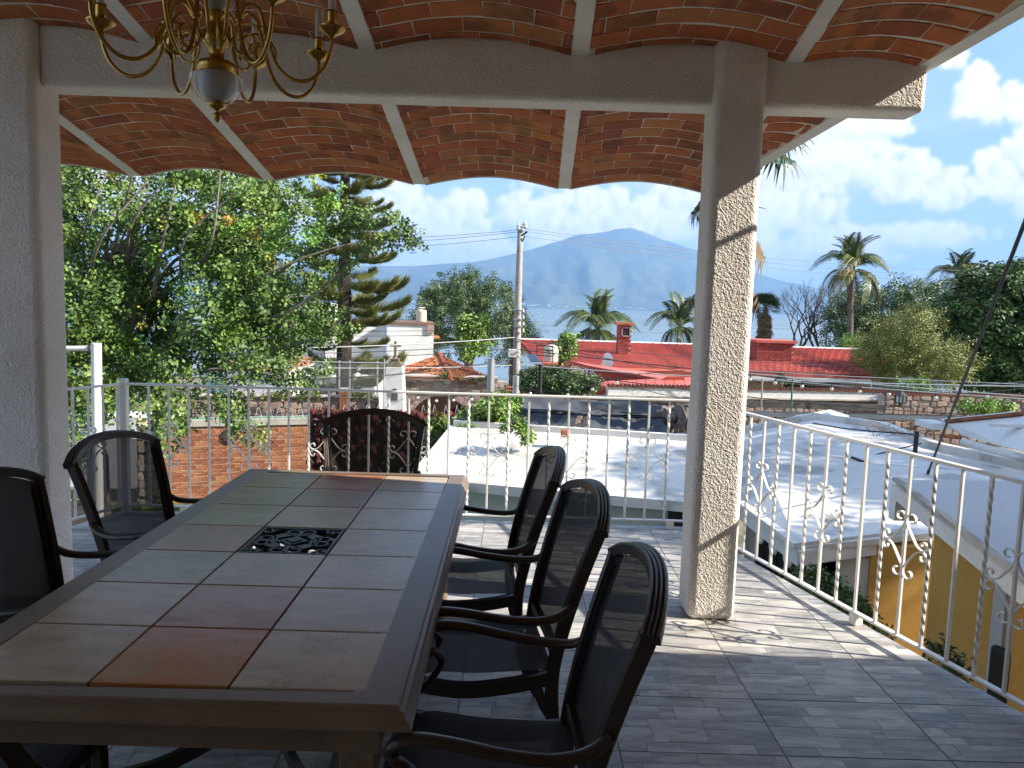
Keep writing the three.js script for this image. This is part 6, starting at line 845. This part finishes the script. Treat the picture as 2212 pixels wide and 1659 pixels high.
// hedge and vines
function bush(name, label, cat, blobs, o) { const t = thing(name, label, cat); const ctr = foliage(t, blobs, o); const b = at(o.root[0], o.root[1], o.D), q = rng(o.seed + 5), g = []; for (let k = 0; k < 9 && ctr.length; k++) { const e = ctr[floor(q() * ctr.length)]; g.push(taper([b, b.clone().lerp(e, .5).add(V3(0, .05, 0)), e], .025, .006, 6, 4)); } part('stems', boxUV(merge(g)), bark, t); return t; }
bush('hedge', 'clipped rounded green hedge on the street wall before the red house', 'hedge', [[1200, 826, 82, 26, 1500], [1160, 832, 40, 18, 400], [1250, 834, 42, 18, 400]], { D: 23.4, rz: .6, seed: 401, spray: spM, cols: GREENS.deep, size: .52, clump: .14, shell: .6, root: [1200, 860] });
bush('climbing_vine', 'bright green climbing vine heaped on the corner of the white lean-to roof', 'vine', [[1072, 886, 32, 22, 620], [1045, 900, 22, 11, 220], [1096, 874, 15, 15, 160], [1008, 913, 24, 5, 90], [1108, 905, 9, 7, 40]], { D: 12.8, rz: .45, seed: 411, spray: spB, cols: [...GREENS.bright, [.06, .14, .022]], mat: LMgloss, size: .36, clump: .1, shell: .5, root: [1075, 960] });
bush('trailing_vine', 'bright green vine tendril trailing down over the white lean-to roof', 'vine', [[1128, 930, 8, 9, 30], [1139, 948, 6, 8, 24], [1116, 919, 10, 3, 24], [1092, 926, 7, 10, 24], [1146, 938, 4, 8, 12]], { D: 11.2, rz: .12, seed: 421, spray: spB, cols: GREENS.bright, mat: LMgloss, size: .27, clump: .05, per: 6, root: [1100, 915] });
bush('yellow_leaf_plant', 'broad yellow green leaves at the lava wall foot behind the far chair', 'plant', [[942, 938, 7, 14, 16], [948, 924, 4, 8, 8], [930, 962, 9, 10, 16], [968, 962, 12, 12, 40]], { D: 13.6, rz: .25, seed: 431, spray: leafSpray(5, .16, .26, 19, { wide: .3, droop: .5 }), cols: [[.16, .26, .025], [.24, .30, .03], [.10, .20, .03]], size: .85, clump: .1, per: 4, tilt: .7, root: [955, 985] });
bush('garden_shrub', 'dark green shrub low between white shed and lava wall', 'shrub', [[950, 985, 26, 34, 300], [925, 1010, 22, 22, 160]], { D: 13.2, rz: .5, seed: 435, spray: spM, cols: GREENS.deep, size: .5, clump: .14, root: [945, 1040] });
bush('wall_shrub', 'leafy green shrub on the ground under the ochre house eave', 'shrub', [[1800, 1302, 44, 12, 380], [1752, 1272, 26, 8, 160], [1846, 1328, 20, 12, 140]], { D: 5.9, rz: .5, seed: 441, spray: spM, cols: [...GREENS.mid, [.05, .10, .02]], mat: LMgloss, size: .26, clump: .07, root: [1830, 1400] });
bush('broadleaf_plant', 'dark broad leaved plant at the ochre wall base, low right', 'plant', [[2050, 1436, 9, 9, 20], [2066, 1446, 7, 6, 12]], { D: 4.6, rz: .25, seed: 445, spray: spB, cols: GREENS.dark, mat: LMgloss, size: .24, clump: .05, per: 4, root: [2058, 1490] });
bush('street_shrub', 'bright green bush growing over the right stone wall', 'shrub', [[2145, 889, 48, 10, 260], [2100, 884, 16, 6, 60]], { D: 22.6, rz: .5, seed: 451, spray: spM, cols: GREENS.bright, size: .6, clump: .14, root: [2145, 915] });
bush('street_shrub', 'yellow green shrub behind the lantern at the wall end', 'shrub', [[1985, 838, 24, 12, 150], [1960, 845, 12, 8, 50]], { D: 25, rz: .4, seed: 453, spray: spM, cols: GREENS.bright, size: .55, clump: .14, root: [1985, 870] });
bush('wall_weeds', 'weedy green tufts along the grassy top of the stone house cornice', 'plant', [[965, 815, 16, 3, 40], [1000, 819, 12, 2, 24], [1030, 822, 14, 2, 30], [1052, 818, 7, 6, 30]], { D: 24.2, rz: .15, seed: 455, spray: spM, cols: GREENS.mid, size: .3, clump: .05, root: [990, 824] });
bush('wall_grass', 'grass and weeds growing on top of the left stone wall', 'plant', [[560, 858, 60, 5, 160], [680, 858, 40, 5, 120], [780, 856, 24, 7, 100]], { D: 24.1, rz: .2, seed: 457, spray: spM, cols: GREENS.olive, size: .4, clump: .07, root: [680, 862] });
bush('papaya_plant', 'papaya leaves sprouting beside the water tank on the red house', 'plant', [[1222, 752, 22, 18, 130], [1225, 738, 14, 8, 40], [1212, 775, 12, 10, 60]], { D: 30.5, rz: .5, seed: 459, spray: spB, cols: GREENS.bright, size: .75, clump: .15, per: 6, root: [1205, 800] });
bush('planter_shrub', 'small dark shrub hanging over the low white wall by the column', 'plant', [[1688, 826, 7, 12, 60]], { D: 24, rz: .2, seed: 461, spray: spM, cols: GREENS.deep, size: .45, clump: .08, root: [1688, 842] });
{ // grass along the garden wall foot
  const q = rng(463), ms = [], cs = [], bl = new THREE.BufferGeometry(); const pos = []; for (let k = 0; k < 7; k++) { const a = k * .9, w = .012, h = rr(.10, .2, q), dx = cos(a) * .06, dz = sin(a) * .06; pos.push(dx - w, 0, dz, dx + w, 0, dz, dx * 1.9, h, dz * 1.9); } bl.setAttribute('position', new THREE.Float32BufferAttribute(pos, 3)); bl.computeVertexNormals(); bl.setAttribute('uv', new THREE.Float32BufferAttribute(new Float32Array(42), 2));
  for (let i = 0; i < 5200; i++) { const x = rr(-9.5, -.8, q), z = rr(-16.5, -10, q); ms.push(new THREE.Matrix4().compose(V3(x, -3.02, z), qUp(q, .3), V3(1, rr(.6, 1.3, q), 1))); const b = GREENS.bright[floor(q() * 3)], k = rr(.5, 1, q); cs.push(C(b[0] * k, b[1] * k, b[2] * k)); }
  const g = inst('grass', bl, LM, ms, scene, cs); g.userData.kind = 'stuff'; tag(g, 'rough green grass of the garden before the brick wall', 'grass');
}
// dark shade nets
{
  const net = std({ map: mottle([.028, .033, .040], [.05, .056, .065], 8, 256, .5, 281), roughness: .85, side: THREE.DoubleSide });
  const sheet = (c, seed, wav = .05) => { const q = rng(seed), n = 22, m = 14, pos = [], ix = [], uv = []; for (let j = 0; j <= m; j++) for (let i = 0; i <= n; i++) { const u = i / n, v = j / m, p = c[0].clone().lerp(c[1], u).lerp(c[3].clone().lerp(c[2], u), v); p.y += -wav * 1.5 * sin(PI * u) * sin(PI * v) + wav * .8 * (noise2(u * 7, v * 3 + seed, seed) - .5) + (v < .02 || v > .98 ? 0 : .015 * sin(u * 40 + v * 9)); pos.push(...p.toArray()); uv.push(p.x, p.z); } for (let j = 0; j < m; j++) for (let i = 0; i < n; i++) { const o = j * (n + 1) + i; ix.push(o, o + 1, o + n + 1, o + 1, o + n + 2, o + n + 1); } const g = new THREE.BufferGeometry(); g.setAttribute('position', new THREE.Float32BufferAttribute(pos, 3)); g.setAttribute('uv', new THREE.Float32BufferAttribute(uv, 2)); g.setIndex(ix); g.computeVertexNormals(); return g; };
  const hem = (P, t) => part('edge_rope', tube(P.concat([P[0]]).map((p) => p.clone()), .014, 80, 4), M.blackIron, t);
  const mk = (label, c, s, w) => { const t = thing('shade_net', label, 'shade net', null, 0); part('net', sheet(c, s, w), net, t); hem(c, t); return t; };
  mk('long dark grey shade net stretched behind the white lean-to roof', [ff(870, 60, 15.2), ff(2160, 150, 15.2), ff(2160, 230, 13.6), ff(830, 165, 13.6)], 3, .10);
  mk('dark shade net panel sloping down beside the vine', [ff(870, 165, 13.7), ff(1350, 200, 13.7), ff(1290, 335, 12.2), ff(735, 245, 12.6)], 5, .08);
  mk('dark shade net panel right of the gap, left of the column', [ff(1420, 170, 13.8), ff(1915, 215, 13.8), ff(2045, 355, 12.2), ff(1435, 345, 12.2)], 7, .10);
  mk('dark shade net strip beyond the white roofs on the right', [f3(480, 235, 18.4), f3(2100, 275, 18), f3(1900, 296, 17), f3(470, 262, 17.4)], 9, .03);
  const st = thing('net_frame', 'thin pale pipe holding the lower edge of the shade nets', 'pipe'); part('pipe', tube([ff(1290, 332, 12.15), ff(1500, 350, 12.1), ff(2060, 360, 12.1), ff(2150, 352, 12.1)], .014, 20, 6), M.wirePale, st);
  const gt = solo('gutter_pipe', tube([ff(390, 240, 12.7), ff(660, 270, 12.6)], .03, 4, 8), M.metal, 'grey metal pipe along the corner of the white lean-to roof', 'pipe');
}
// wood pile / dark stone heap right of the nets
{ const t = thing('stone_heap', 'heap of grey stones and slabs beside the shade nets, left of the column', 'stones'), q = rng(291), G = [rockGeo(601, .2), rockGeo(602, .2)]; for (let k = 0; k < 40; k++) { const p = ff(rr(1960, 2170, q), rr(205, 330, q), 13.5 + rr(-.2, .4, q)), o = part('rock', G[k % 2], M.stone[[1, 4, 4, 3][k % 4]], t); o.position.copy(p); o.scale.set(rr(.10, .2, q), rr(.2, .4, q), .14); o.rotation.z = rr(-.5, .5, q); } part('base', boxB(ff(1950, 300, 14).x, ff(2400, 300, 14).x, -3, ff(2000, 300, 14).y, -14.6, -13.9), M.stoneMortar, t); }
// solar street light
{ const D = 18, t = thing('solar_street_light', 'black street light pole carrying a tilted solar panel', 'street light'), b = fp(418, 1240, D), tp = fp(422, 890, D); part('pole', cylTo(V3(b.x, -3, -D), V3(tp.x, tp.y, -D), .055, .05, 10), M.blackIron, t); part('bend', tube([V3(tp.x, tp.y, -D), V3(tp.x - .02, tp.y + .06, -D), fp(385, 880, D), fp(350, 868, D)], .045, 14, 8), M.blackIron, t); const P = [fp(250, 758, D + .4), fp(362, 758, D + .4), fp(432, 862, D - .3), fp(312, 862, D - .3)]; part('panel_frame', poly(P, .04, V3(0, -.9, .3).normalize()), M.metal, t); const c = P.reduce((a, p) => a.add(p), V3(0, 0, 0)).multiplyScalar(.25), up = P[1].clone().sub(P[0]).cross(P[3].clone().sub(P[0])).normalize(); if (up.y < 0) up.negate(); const ins = (k) => P.map((p) => p.clone().lerp(c, k).addScaledVector(up, .012)), I = ins(.10), cell = std({ color: C(.02, .03, .05), roughness: .15, metalness: .3 }); for (let k = 0; k < 2; k++) { const a = I[0].clone().lerp(I[1], k * .52), b2 = I[0].clone().lerp(I[1], k * .52 + .48), c2 = I[3].clone().lerp(I[2], k * .52 + .48), d2 = I[3].clone().lerp(I[2], k * .52); part('solar_cell', poly([a, b2, c2, d2], .008, up.clone().negate()), cell, t); } }
{ const D = 26.5, c = fp(350, 965, D), t = thing('yellow_bucket', 'yellow plastic bucket standing beside the black street light pole', 'bucket', c), u = .1736 * unitAt(D); part('bucket_body', lathe([[0, -40 * u], [26 * u, -40 * u], [32 * u, 34 * u], [34 * u, 38 * u], [30 * u, 38 * u], [28 * u, 30 * u], [0, -30 * u]], 20), std({ color: C(.72, .42, .02), roughness: .45 }), t); part('handle', new THREE.TorusGeometry(30 * u, 1.6 * u, 6, 16, PI).translate(0, 36 * u, 0), M.metal, t); solo('red_ledge', boxUV(boxB(fp(100, 1020, D).x, fp(520, 1020, D).x, -4.5, c.y - 40 * u - .005, -27.6, -25.9)), M.redWall, 'low dull red ledge under the yellow bucket', 'wall'); }
// tank with cage on a red plinth
{ const D = 29.5, t = thing('water_tank', 'white plastic water tank on a red plinth beside the papaya', 'water tank'), u = .1736 * unitAt(D), c = fp(548, 850, D), r = 92 * u, h = 225 * u, P = [[0, 0], [r * .97, 0]]; for (let k = 0; k < 5; k++) P.push([r, h * (.03 + k * .14)], [r, h * (.14 + k * .14)], [r * .96, h * (.16 + k * .14)]); P.push([r * .96, h * .76], [r * .8, h * .86], [r * .5, h * .9], [r * .5, h * .97], [0, h * .98]); part('tank_body', lathe(P, 26).translate(c.x, c.y, c.z), std({ color: C(.58, .54, .46), roughness: .55 }), t); part('cap', new THREE.CylinderGeometry(r * .45, r * .5, h * .06, 18).translate(c.x, c.y + h * 1.0, c.z), dark, t); part('plinth', boxUV(boxB(fp(440, 900, D).x, fp(625, 900, D).x, -4.8, c.y, -D - .9, -D + .9)), M.redWall, t); const g = []; for (const x of [370, 575]) g.push(cylTo(fp(x, 650, D - 1), fp(x, 860, D - 1), .02, .02, 5)); for (const y of [648, 700, 770]) g.push(cylTo(fp(370, y, D - 1), fp(575, y + 12, D - 1), .02, .02, 5)); part('cage', g, M.blackIron, t); }
// satellite dish
{ const D = 30, c = fp(1258, 858, D), t = thing('satellite_dish', 'small white satellite dish on the lean-to roof', 'satellite dish', c, -.95); const g = new THREE.SphereGeometry(.62, 20, 8, 0, 2 * PI, 0, .62).rotateX(PI / 2).translate(0, 0, -.5); g.scale(.9, 1.05, 1); part('dish', g, std({ color: C(.72, .74, .76), roughness: .4, side: THREE.DoubleSide }), t); part('arm', cylTo(V3(0, -.3, 0), V3(0, -.05, .35), .015), M.metal, t); part('mast', cylTo(V3(0, -.02, -.04), V3(0, -.6, -.06), .025), M.metal, t); }
// wall lantern
{ const D = 22.8, t = thing('wall_lantern', 'black iron lantern standing at the end of the right stone wall', 'lantern', f6(1428, 1440, D)), u = .3385 * unitAt(D), w = 27 * u; part('lantern_base', box(w * 1.5, .04, w * 1.5, 0, -24 * u, 0), M.blackIron, t); part('roof', new THREE.ConeGeometry(w * 1.45, 34 * u, 4).rotateY(PI / 4).translate(0, 38 * u, 0), M.blackIron, t); part('finial', new THREE.SphereGeometry(.04, 8, 6).translate(0, 57 * u, 0), M.blackIron, t); for (const [x, z] of [[-1, -1], [1, -1], [-1, 1], [1, 1]]) part('corner_bar', box(.03, 46 * u, .03, x * w * .85, 0, z * w * .85), M.blackIron, t); part('middle_bar', box(.03, 46 * u, .03, 0, 0, w * .86), M.blackIron, t); part('glass_pane', box(w * 1.6, 42 * u, w * 1.6), std({ color: C(.55, .56, .52), roughness: .3 }), t); part('bracket', [cylTo(V3(0, -24 * u, 0), V3(0, -50 * u, -.1), .03), cylTo(V3(0, -46 * u, 0), V3(-.3, -60 * u, -.2), .02)], M.blackIron, t); }
M.wireGrey = std({ color: C(.16, .17, .18), roughness: .5 });
// overhead wires: each one a thing
const wire = (label, a, b, s, r, m = M.wire, group) => solo('power_line', sag(a, b, s, r), m, label, 'power line', group);
{
  const D = 25; // from the pole top
  for (const [k, y0, y1] of [[0, 493, 575], [1, 499, 590], [2, 510, 602]]) wire(['uppermost', 'middle', 'lowest'][k] + ' of three thin high lines running from the pole top to the right', at(1128 + k * 3, y0, D), at(2290, y1 + 8, 46), .5, .008, M.wireGrey, 'three high lines right of the pole');
  for (const [k, y0, y1] of [[0, 496, 505], [1, 500, 520], [2, 511, 532]]) wire(['uppermost', 'middle', 'lowest'][k] + ' of three thin high lines running from the pole top to the left', at(1128 - k * 3, y0, D), at(560, y1 - 4, 40), .3, .008, M.wireGrey, 'three high lines left of the pole');
  const pl = [[[1118, 728], [380, 792]], [[1112, 742], [380, 806]], [[1110, 752], [380, 812]], [[1106, 757], [380, 820]], [[1118, 694], [380, 716]]];
  wire('pale cable crossing before the white house at chapel cross height', at(1112, 729, 24.6), at(360, 752, 20), .12, .014, M.wirePale);
  wire('thin dark cable just below the pale cable left of the pole', at(1112, 742, 24.6), at(360, 764, 20), .12, .010);
  wire('thin dark cable crossing the lower white house wall', at(1112, 752, 24.6), at(360, 775, 20), .14, .010);
  wire('black cable sloping across the orange hip roof to the left', at(1105, 776, 24.4), at(420, 815, 18), .25, .017);
  wire('grey cable along the chain link fence top', at(1105, 789, 24.4), at(420, 787, 21), .1, .012, M.wirePale);
  wire('thin wire high across the white house wall', at(1112, 709, 24.6), at(560, 711, 26), .08, .008); wire('second thin wire high across the white house wall', at(1112, 719, 24.6), at(560, 722, 26), .08, .008);
  wire('black cable sagging from the pole over the red roof to the right', at(1120, 733, 24.6), at(2290, 815, 30), .9, .014);
  wire('grey cable from pole collar down across the red roof', at(1122, 736, 24.6), at(2300, 790, 34), .4, .011);
  wire('black cable with a dark splice above the red roof', at(1122, 755, 24.6), at(2300, 868, 24), .1, .016);
  wire('pale cable stretched from the pole across the column to the right', at(1122, 788, 23), at(2300, 836, 16), .12, .014, M.wirePale);
  wire('uppermost pale cable across the dark right trees', at(1600, 800, 22), at(2300, 834, 17), .02, .009, M.wirePale);
  wire('bright pale cable low over the stone street wall on the right', at(1500, 795, 22), at(2300, 862, 14), .03, .012, M.wirePale); wire('lower pale cable low over the stone street wall on the right', at(1500, 806, 22), at(2300, 868, 14), .03, .011, M.wirePale);
  wire('thin dark cable slanting from the street wall to the pole', at(1480, 862, 22), at(1170, 752, 25), .2, .010);
  wire('long dark cable descending behind the column to the net poles', at(1240, 808, 22), at(2300, 905, 20), .2, .012);
  wire('straight thin cable lying across the shaded white roof', at(1610, 1050, 10.0), at(1990, 958, 12.3), .0, .010);
}
// service cable from the right edge down to the white roof
{ const A = V3(5.62, -.62, -10.2), Bp = V3(1.52, 4.31, -1.2), t = thing('service_cable', 'thick black service cable slanting down from the top right to the white roof', 'cable'); const d = Bp.clone().sub(A); const a2 = at(2040, 930, 10.4); part('cable', sag(V3(5.35, -.328, -9.667), V3(1.661, 4.138, -1.516), .0, .014, 8, 6), M.wire, t); part('twisted_tail', tube([V3(5.35, -.328, -9.667), V3(5.45, -.45, -9.9), V3(5.5, -.52, -10.2), V3(5.2, -.5, -10.6), V3(4.9, -.42, -10.9)], .02, 24, 5), M.wire, t); const s = f3(1547, 380, 11.9); part('stub_post', cylTo(V3(s.x, s.y - .35, s.z), V3(s.x, s.y + .05, s.z), .035), M.blackIron, t); }
// dry twigs and a loose pipe on the white roofs
{ const q = rng(471), g = [], g2 = []; for (let k = 0; k < 46; k++) { const p = f3(rr(1250, 1640, q), rr(318, 396, q), 13.2).add(V3(0, .02, 0)), a = q() * 6.3, L = rr(.15, .5, q); g.push(taper([p, p.clone().add(V3(cos(a) * L * .5, rr(.02, .1, q), sin(a) * L * .5)), p.clone().add(V3(cos(a + .4) * L, rr(0, .14, q), sin(a + .4) * L))], .008, .003, 5, 3)); } solo('dry_twigs', g, std({ color: C(.22, .13, .075), roughness: 1 }), 'tangle of dry brown twigs on the kerb between the white roofs', 'twigs').userData.kind = 'stuff';
  solo('roof_cable', tube([f3(905, 318, 14.2), f3(1100, 352, 13.2), f3(1300, 372, 12.6), f3(1480, 384, 12.1), f3(1560, 400, 11.7)].map((p) => p.add(V3(0, .03, 0))), .013, 30, 5), M.wire, 'dark cable lying along the upper edge of the white flat roof', 'cable'); }
// string lights with bulbs
{
  const bulbM = new THREE.MeshPhysicalMaterial({ color: C(.9, .9, .88), roughness: .15, transmission: .5, thickness: 0 });
  const stringL = (label, pts, bulbs) => { const t = thing('string_lights', label, 'string lights'), P = pts.map((p) => at(...p)), cv = curve(P); part('cord', sweep(oval(.016, .016, 4), samp(P, 40), { smooth: true, caps: false }), M.wire, t); for (const k of bulbs) { const p = cv.getPoint(k); const s = part('socket', new THREE.CylinderGeometry(.016, .02, .07, 8).translate(p.x, p.y - .045, p.z), M.blackIron, t); part('bulb', new THREE.SphereGeometry(.042, 10, 8).translate(p.x, p.y - .11, p.z), bulbM, s); } };
  stringL('string of clear bulbs hanging across the dark stone arch', [[890, 848, 21], [943, 857, 20.5], [987, 855, 20], [1033, 852, 19.5], [1110, 838, 19]], [.06, .25, .46, .68, .88]);
  stringL('string of clear bulbs before the hedge and low red roof', [[1110, 832, 19], [1170, 845, 19], [1250, 840, 18.5], [1300, 825, 18.5], [1370, 810, 18], [1480, 800, 18]], [.12, .34, .52, .70]);
  stringL('string of clear bulbs along the white street wall right of the column', [[1600, 806, 17.5], [1660, 815, 17.5], [1740, 825, 17.5], [1830, 833, 17.5], [1925, 842, 17.5], [2070, 850, 17.5], [2230, 838, 17.5]], [.06, .2, .32, .44, .55, .66, .78, .9]);
}
// coiled barbed wire on the walls
{
  const coil = (label, a, b, n, r, mat = M.wirePale) => { const N = n * 14, P = []; for (let i = 0; i <= N; i++) { const t = i / N, an = t * n * 2 * PI, p = a.clone().lerp(b, t); P.push(V3(p.x + cos(an) * r * .25, p.y + sin(an) * r, p.z + cos(an) * r * .8)); } return solo('barbed_wire', sweep(oval(.009, .009, 3), P, { smooth: true, caps: false }), mat, label, 'barbed wire'); };
  coil('coiled barbed wire along the top of the lava rock wall', at(690, 890, 15.6), at(1005, 890, 15.6), 13, .14); coil('coiled razor wire on the coping of the low red porch roof', f5(1480, 1262, 24.6), at(1930, 838, 24.3), 30, .2, M.blackIron); coil('coiled barbed wire before the left stone wall', at(440, 898, 17), at(665, 893, 17), 10, .15); coil('coiled barbed wire over the far right stone wall', f6(1330, 1515, 19), f6(1750, 1522, 19), 14, .15, M.blackIron);
}
// slender rods behind the nets, far-right
for (const [u, v0, v1, D, lab] of [[829, 905, 775, 20, 'thin pipe standing in front of the chapel wall'], [1067, 850, 778, 21, 'thin grey rod beside the galvanised post'], [1646, 880, 818, 19, 'thin rusty pole right of the column before the stone wall'], [1711, 884, 820, 18.5, 'thin green pole right of the column before the stone wall']]) { const b = at(u, v0, D), e = at(u + 1, v1, D); b.y -= 1; solo('slender_pole', cylTo(b, e, .022, .022, 6), u === 1711 ? std({ color: C(.05, .18, .10), roughness: .6 }) : M.metal, lab, 'pole'); }
// potted plant behind the left rail and chair under the ochre eave
{ const p = atY(172, 1112, -.02), D = 6.1, c = at(172, 1100, D), t = thing('flower_pot', 'weathered clay pot with a dry plant behind the left railing', 'flower pot', c); part('pot', lathe([[0, -.16], [.08, -.16], [.10, -.06], [.115, .03], [.12, .05], [.10, .05], [.09, .0], [0, 0]], 18), std({ map: mottle([.30, .21, .14], [.42, .32, .24], 6, 64, 3, 301), roughness: .95 }), t); const q = rng(303), g = []; for (let k = 0; k < 16; k++) { const a = q() * 6.3, r = rr(.04, .1, q); g.push(taper([[0, .0, 0], [cos(a) * r * .5, .07, sin(a) * r * .5], [cos(a) * r, rr(.09, .2, q), sin(a) * r]], .006, .002, 5, 4)); } part('dry_stems', merge(g), std({ color: C(.30, .20, .09), roughness: .9 }), t); const st = solo('pot_shelf', boxUV(boxB(c.x - .5, c.x + .2, c.y - .3, c.y - .162, c.z - .3, c.z + .14)), M.stoneMortar, 'concrete ledge under the clay pot behind the left railing', 'ledge'); }
{ const D = 4.55, c = at(2150, 1500, D), t = thing('black_chair', 'black wicker chair by the ochre wall, lower right', 'chair', [c.x + .25, -3, c.z - .3], -1.2); const bw = std({ color: C(.015, .015, .016), roughness: .7 }); const y = 2.0; const H = c.y + 3 - .72; part('chair_back', new RoundedBoxGeometry(.6, .6, .07, 2, .03).translate(0, H + .45, -.28), bw, t); part('chair_seat', new RoundedBoxGeometry(.58, .1, .56, 2, .03).translate(0, H + .05, 0), bw, t); for (const s of [-1, 1]) { part('armrest', new RoundedBoxGeometry(.08, .06, .5, 2, .02).translate(s * .3, H + .28, 0), bw, t); for (const z of [-.25, .25]) part('chair_leg', cylTo(V3(s * .27, H - .42, z), V3(s * .27, H + .02, z), .018), bw, t); } struct('patio_slab', boxUV(boxB(c.x - .55, c.x + 2.5, -3.05, H - 3 - .42, c.z - 1.2, c.z + 1.5)), M.stoneMortar); }
renderer.render(scene, camera);
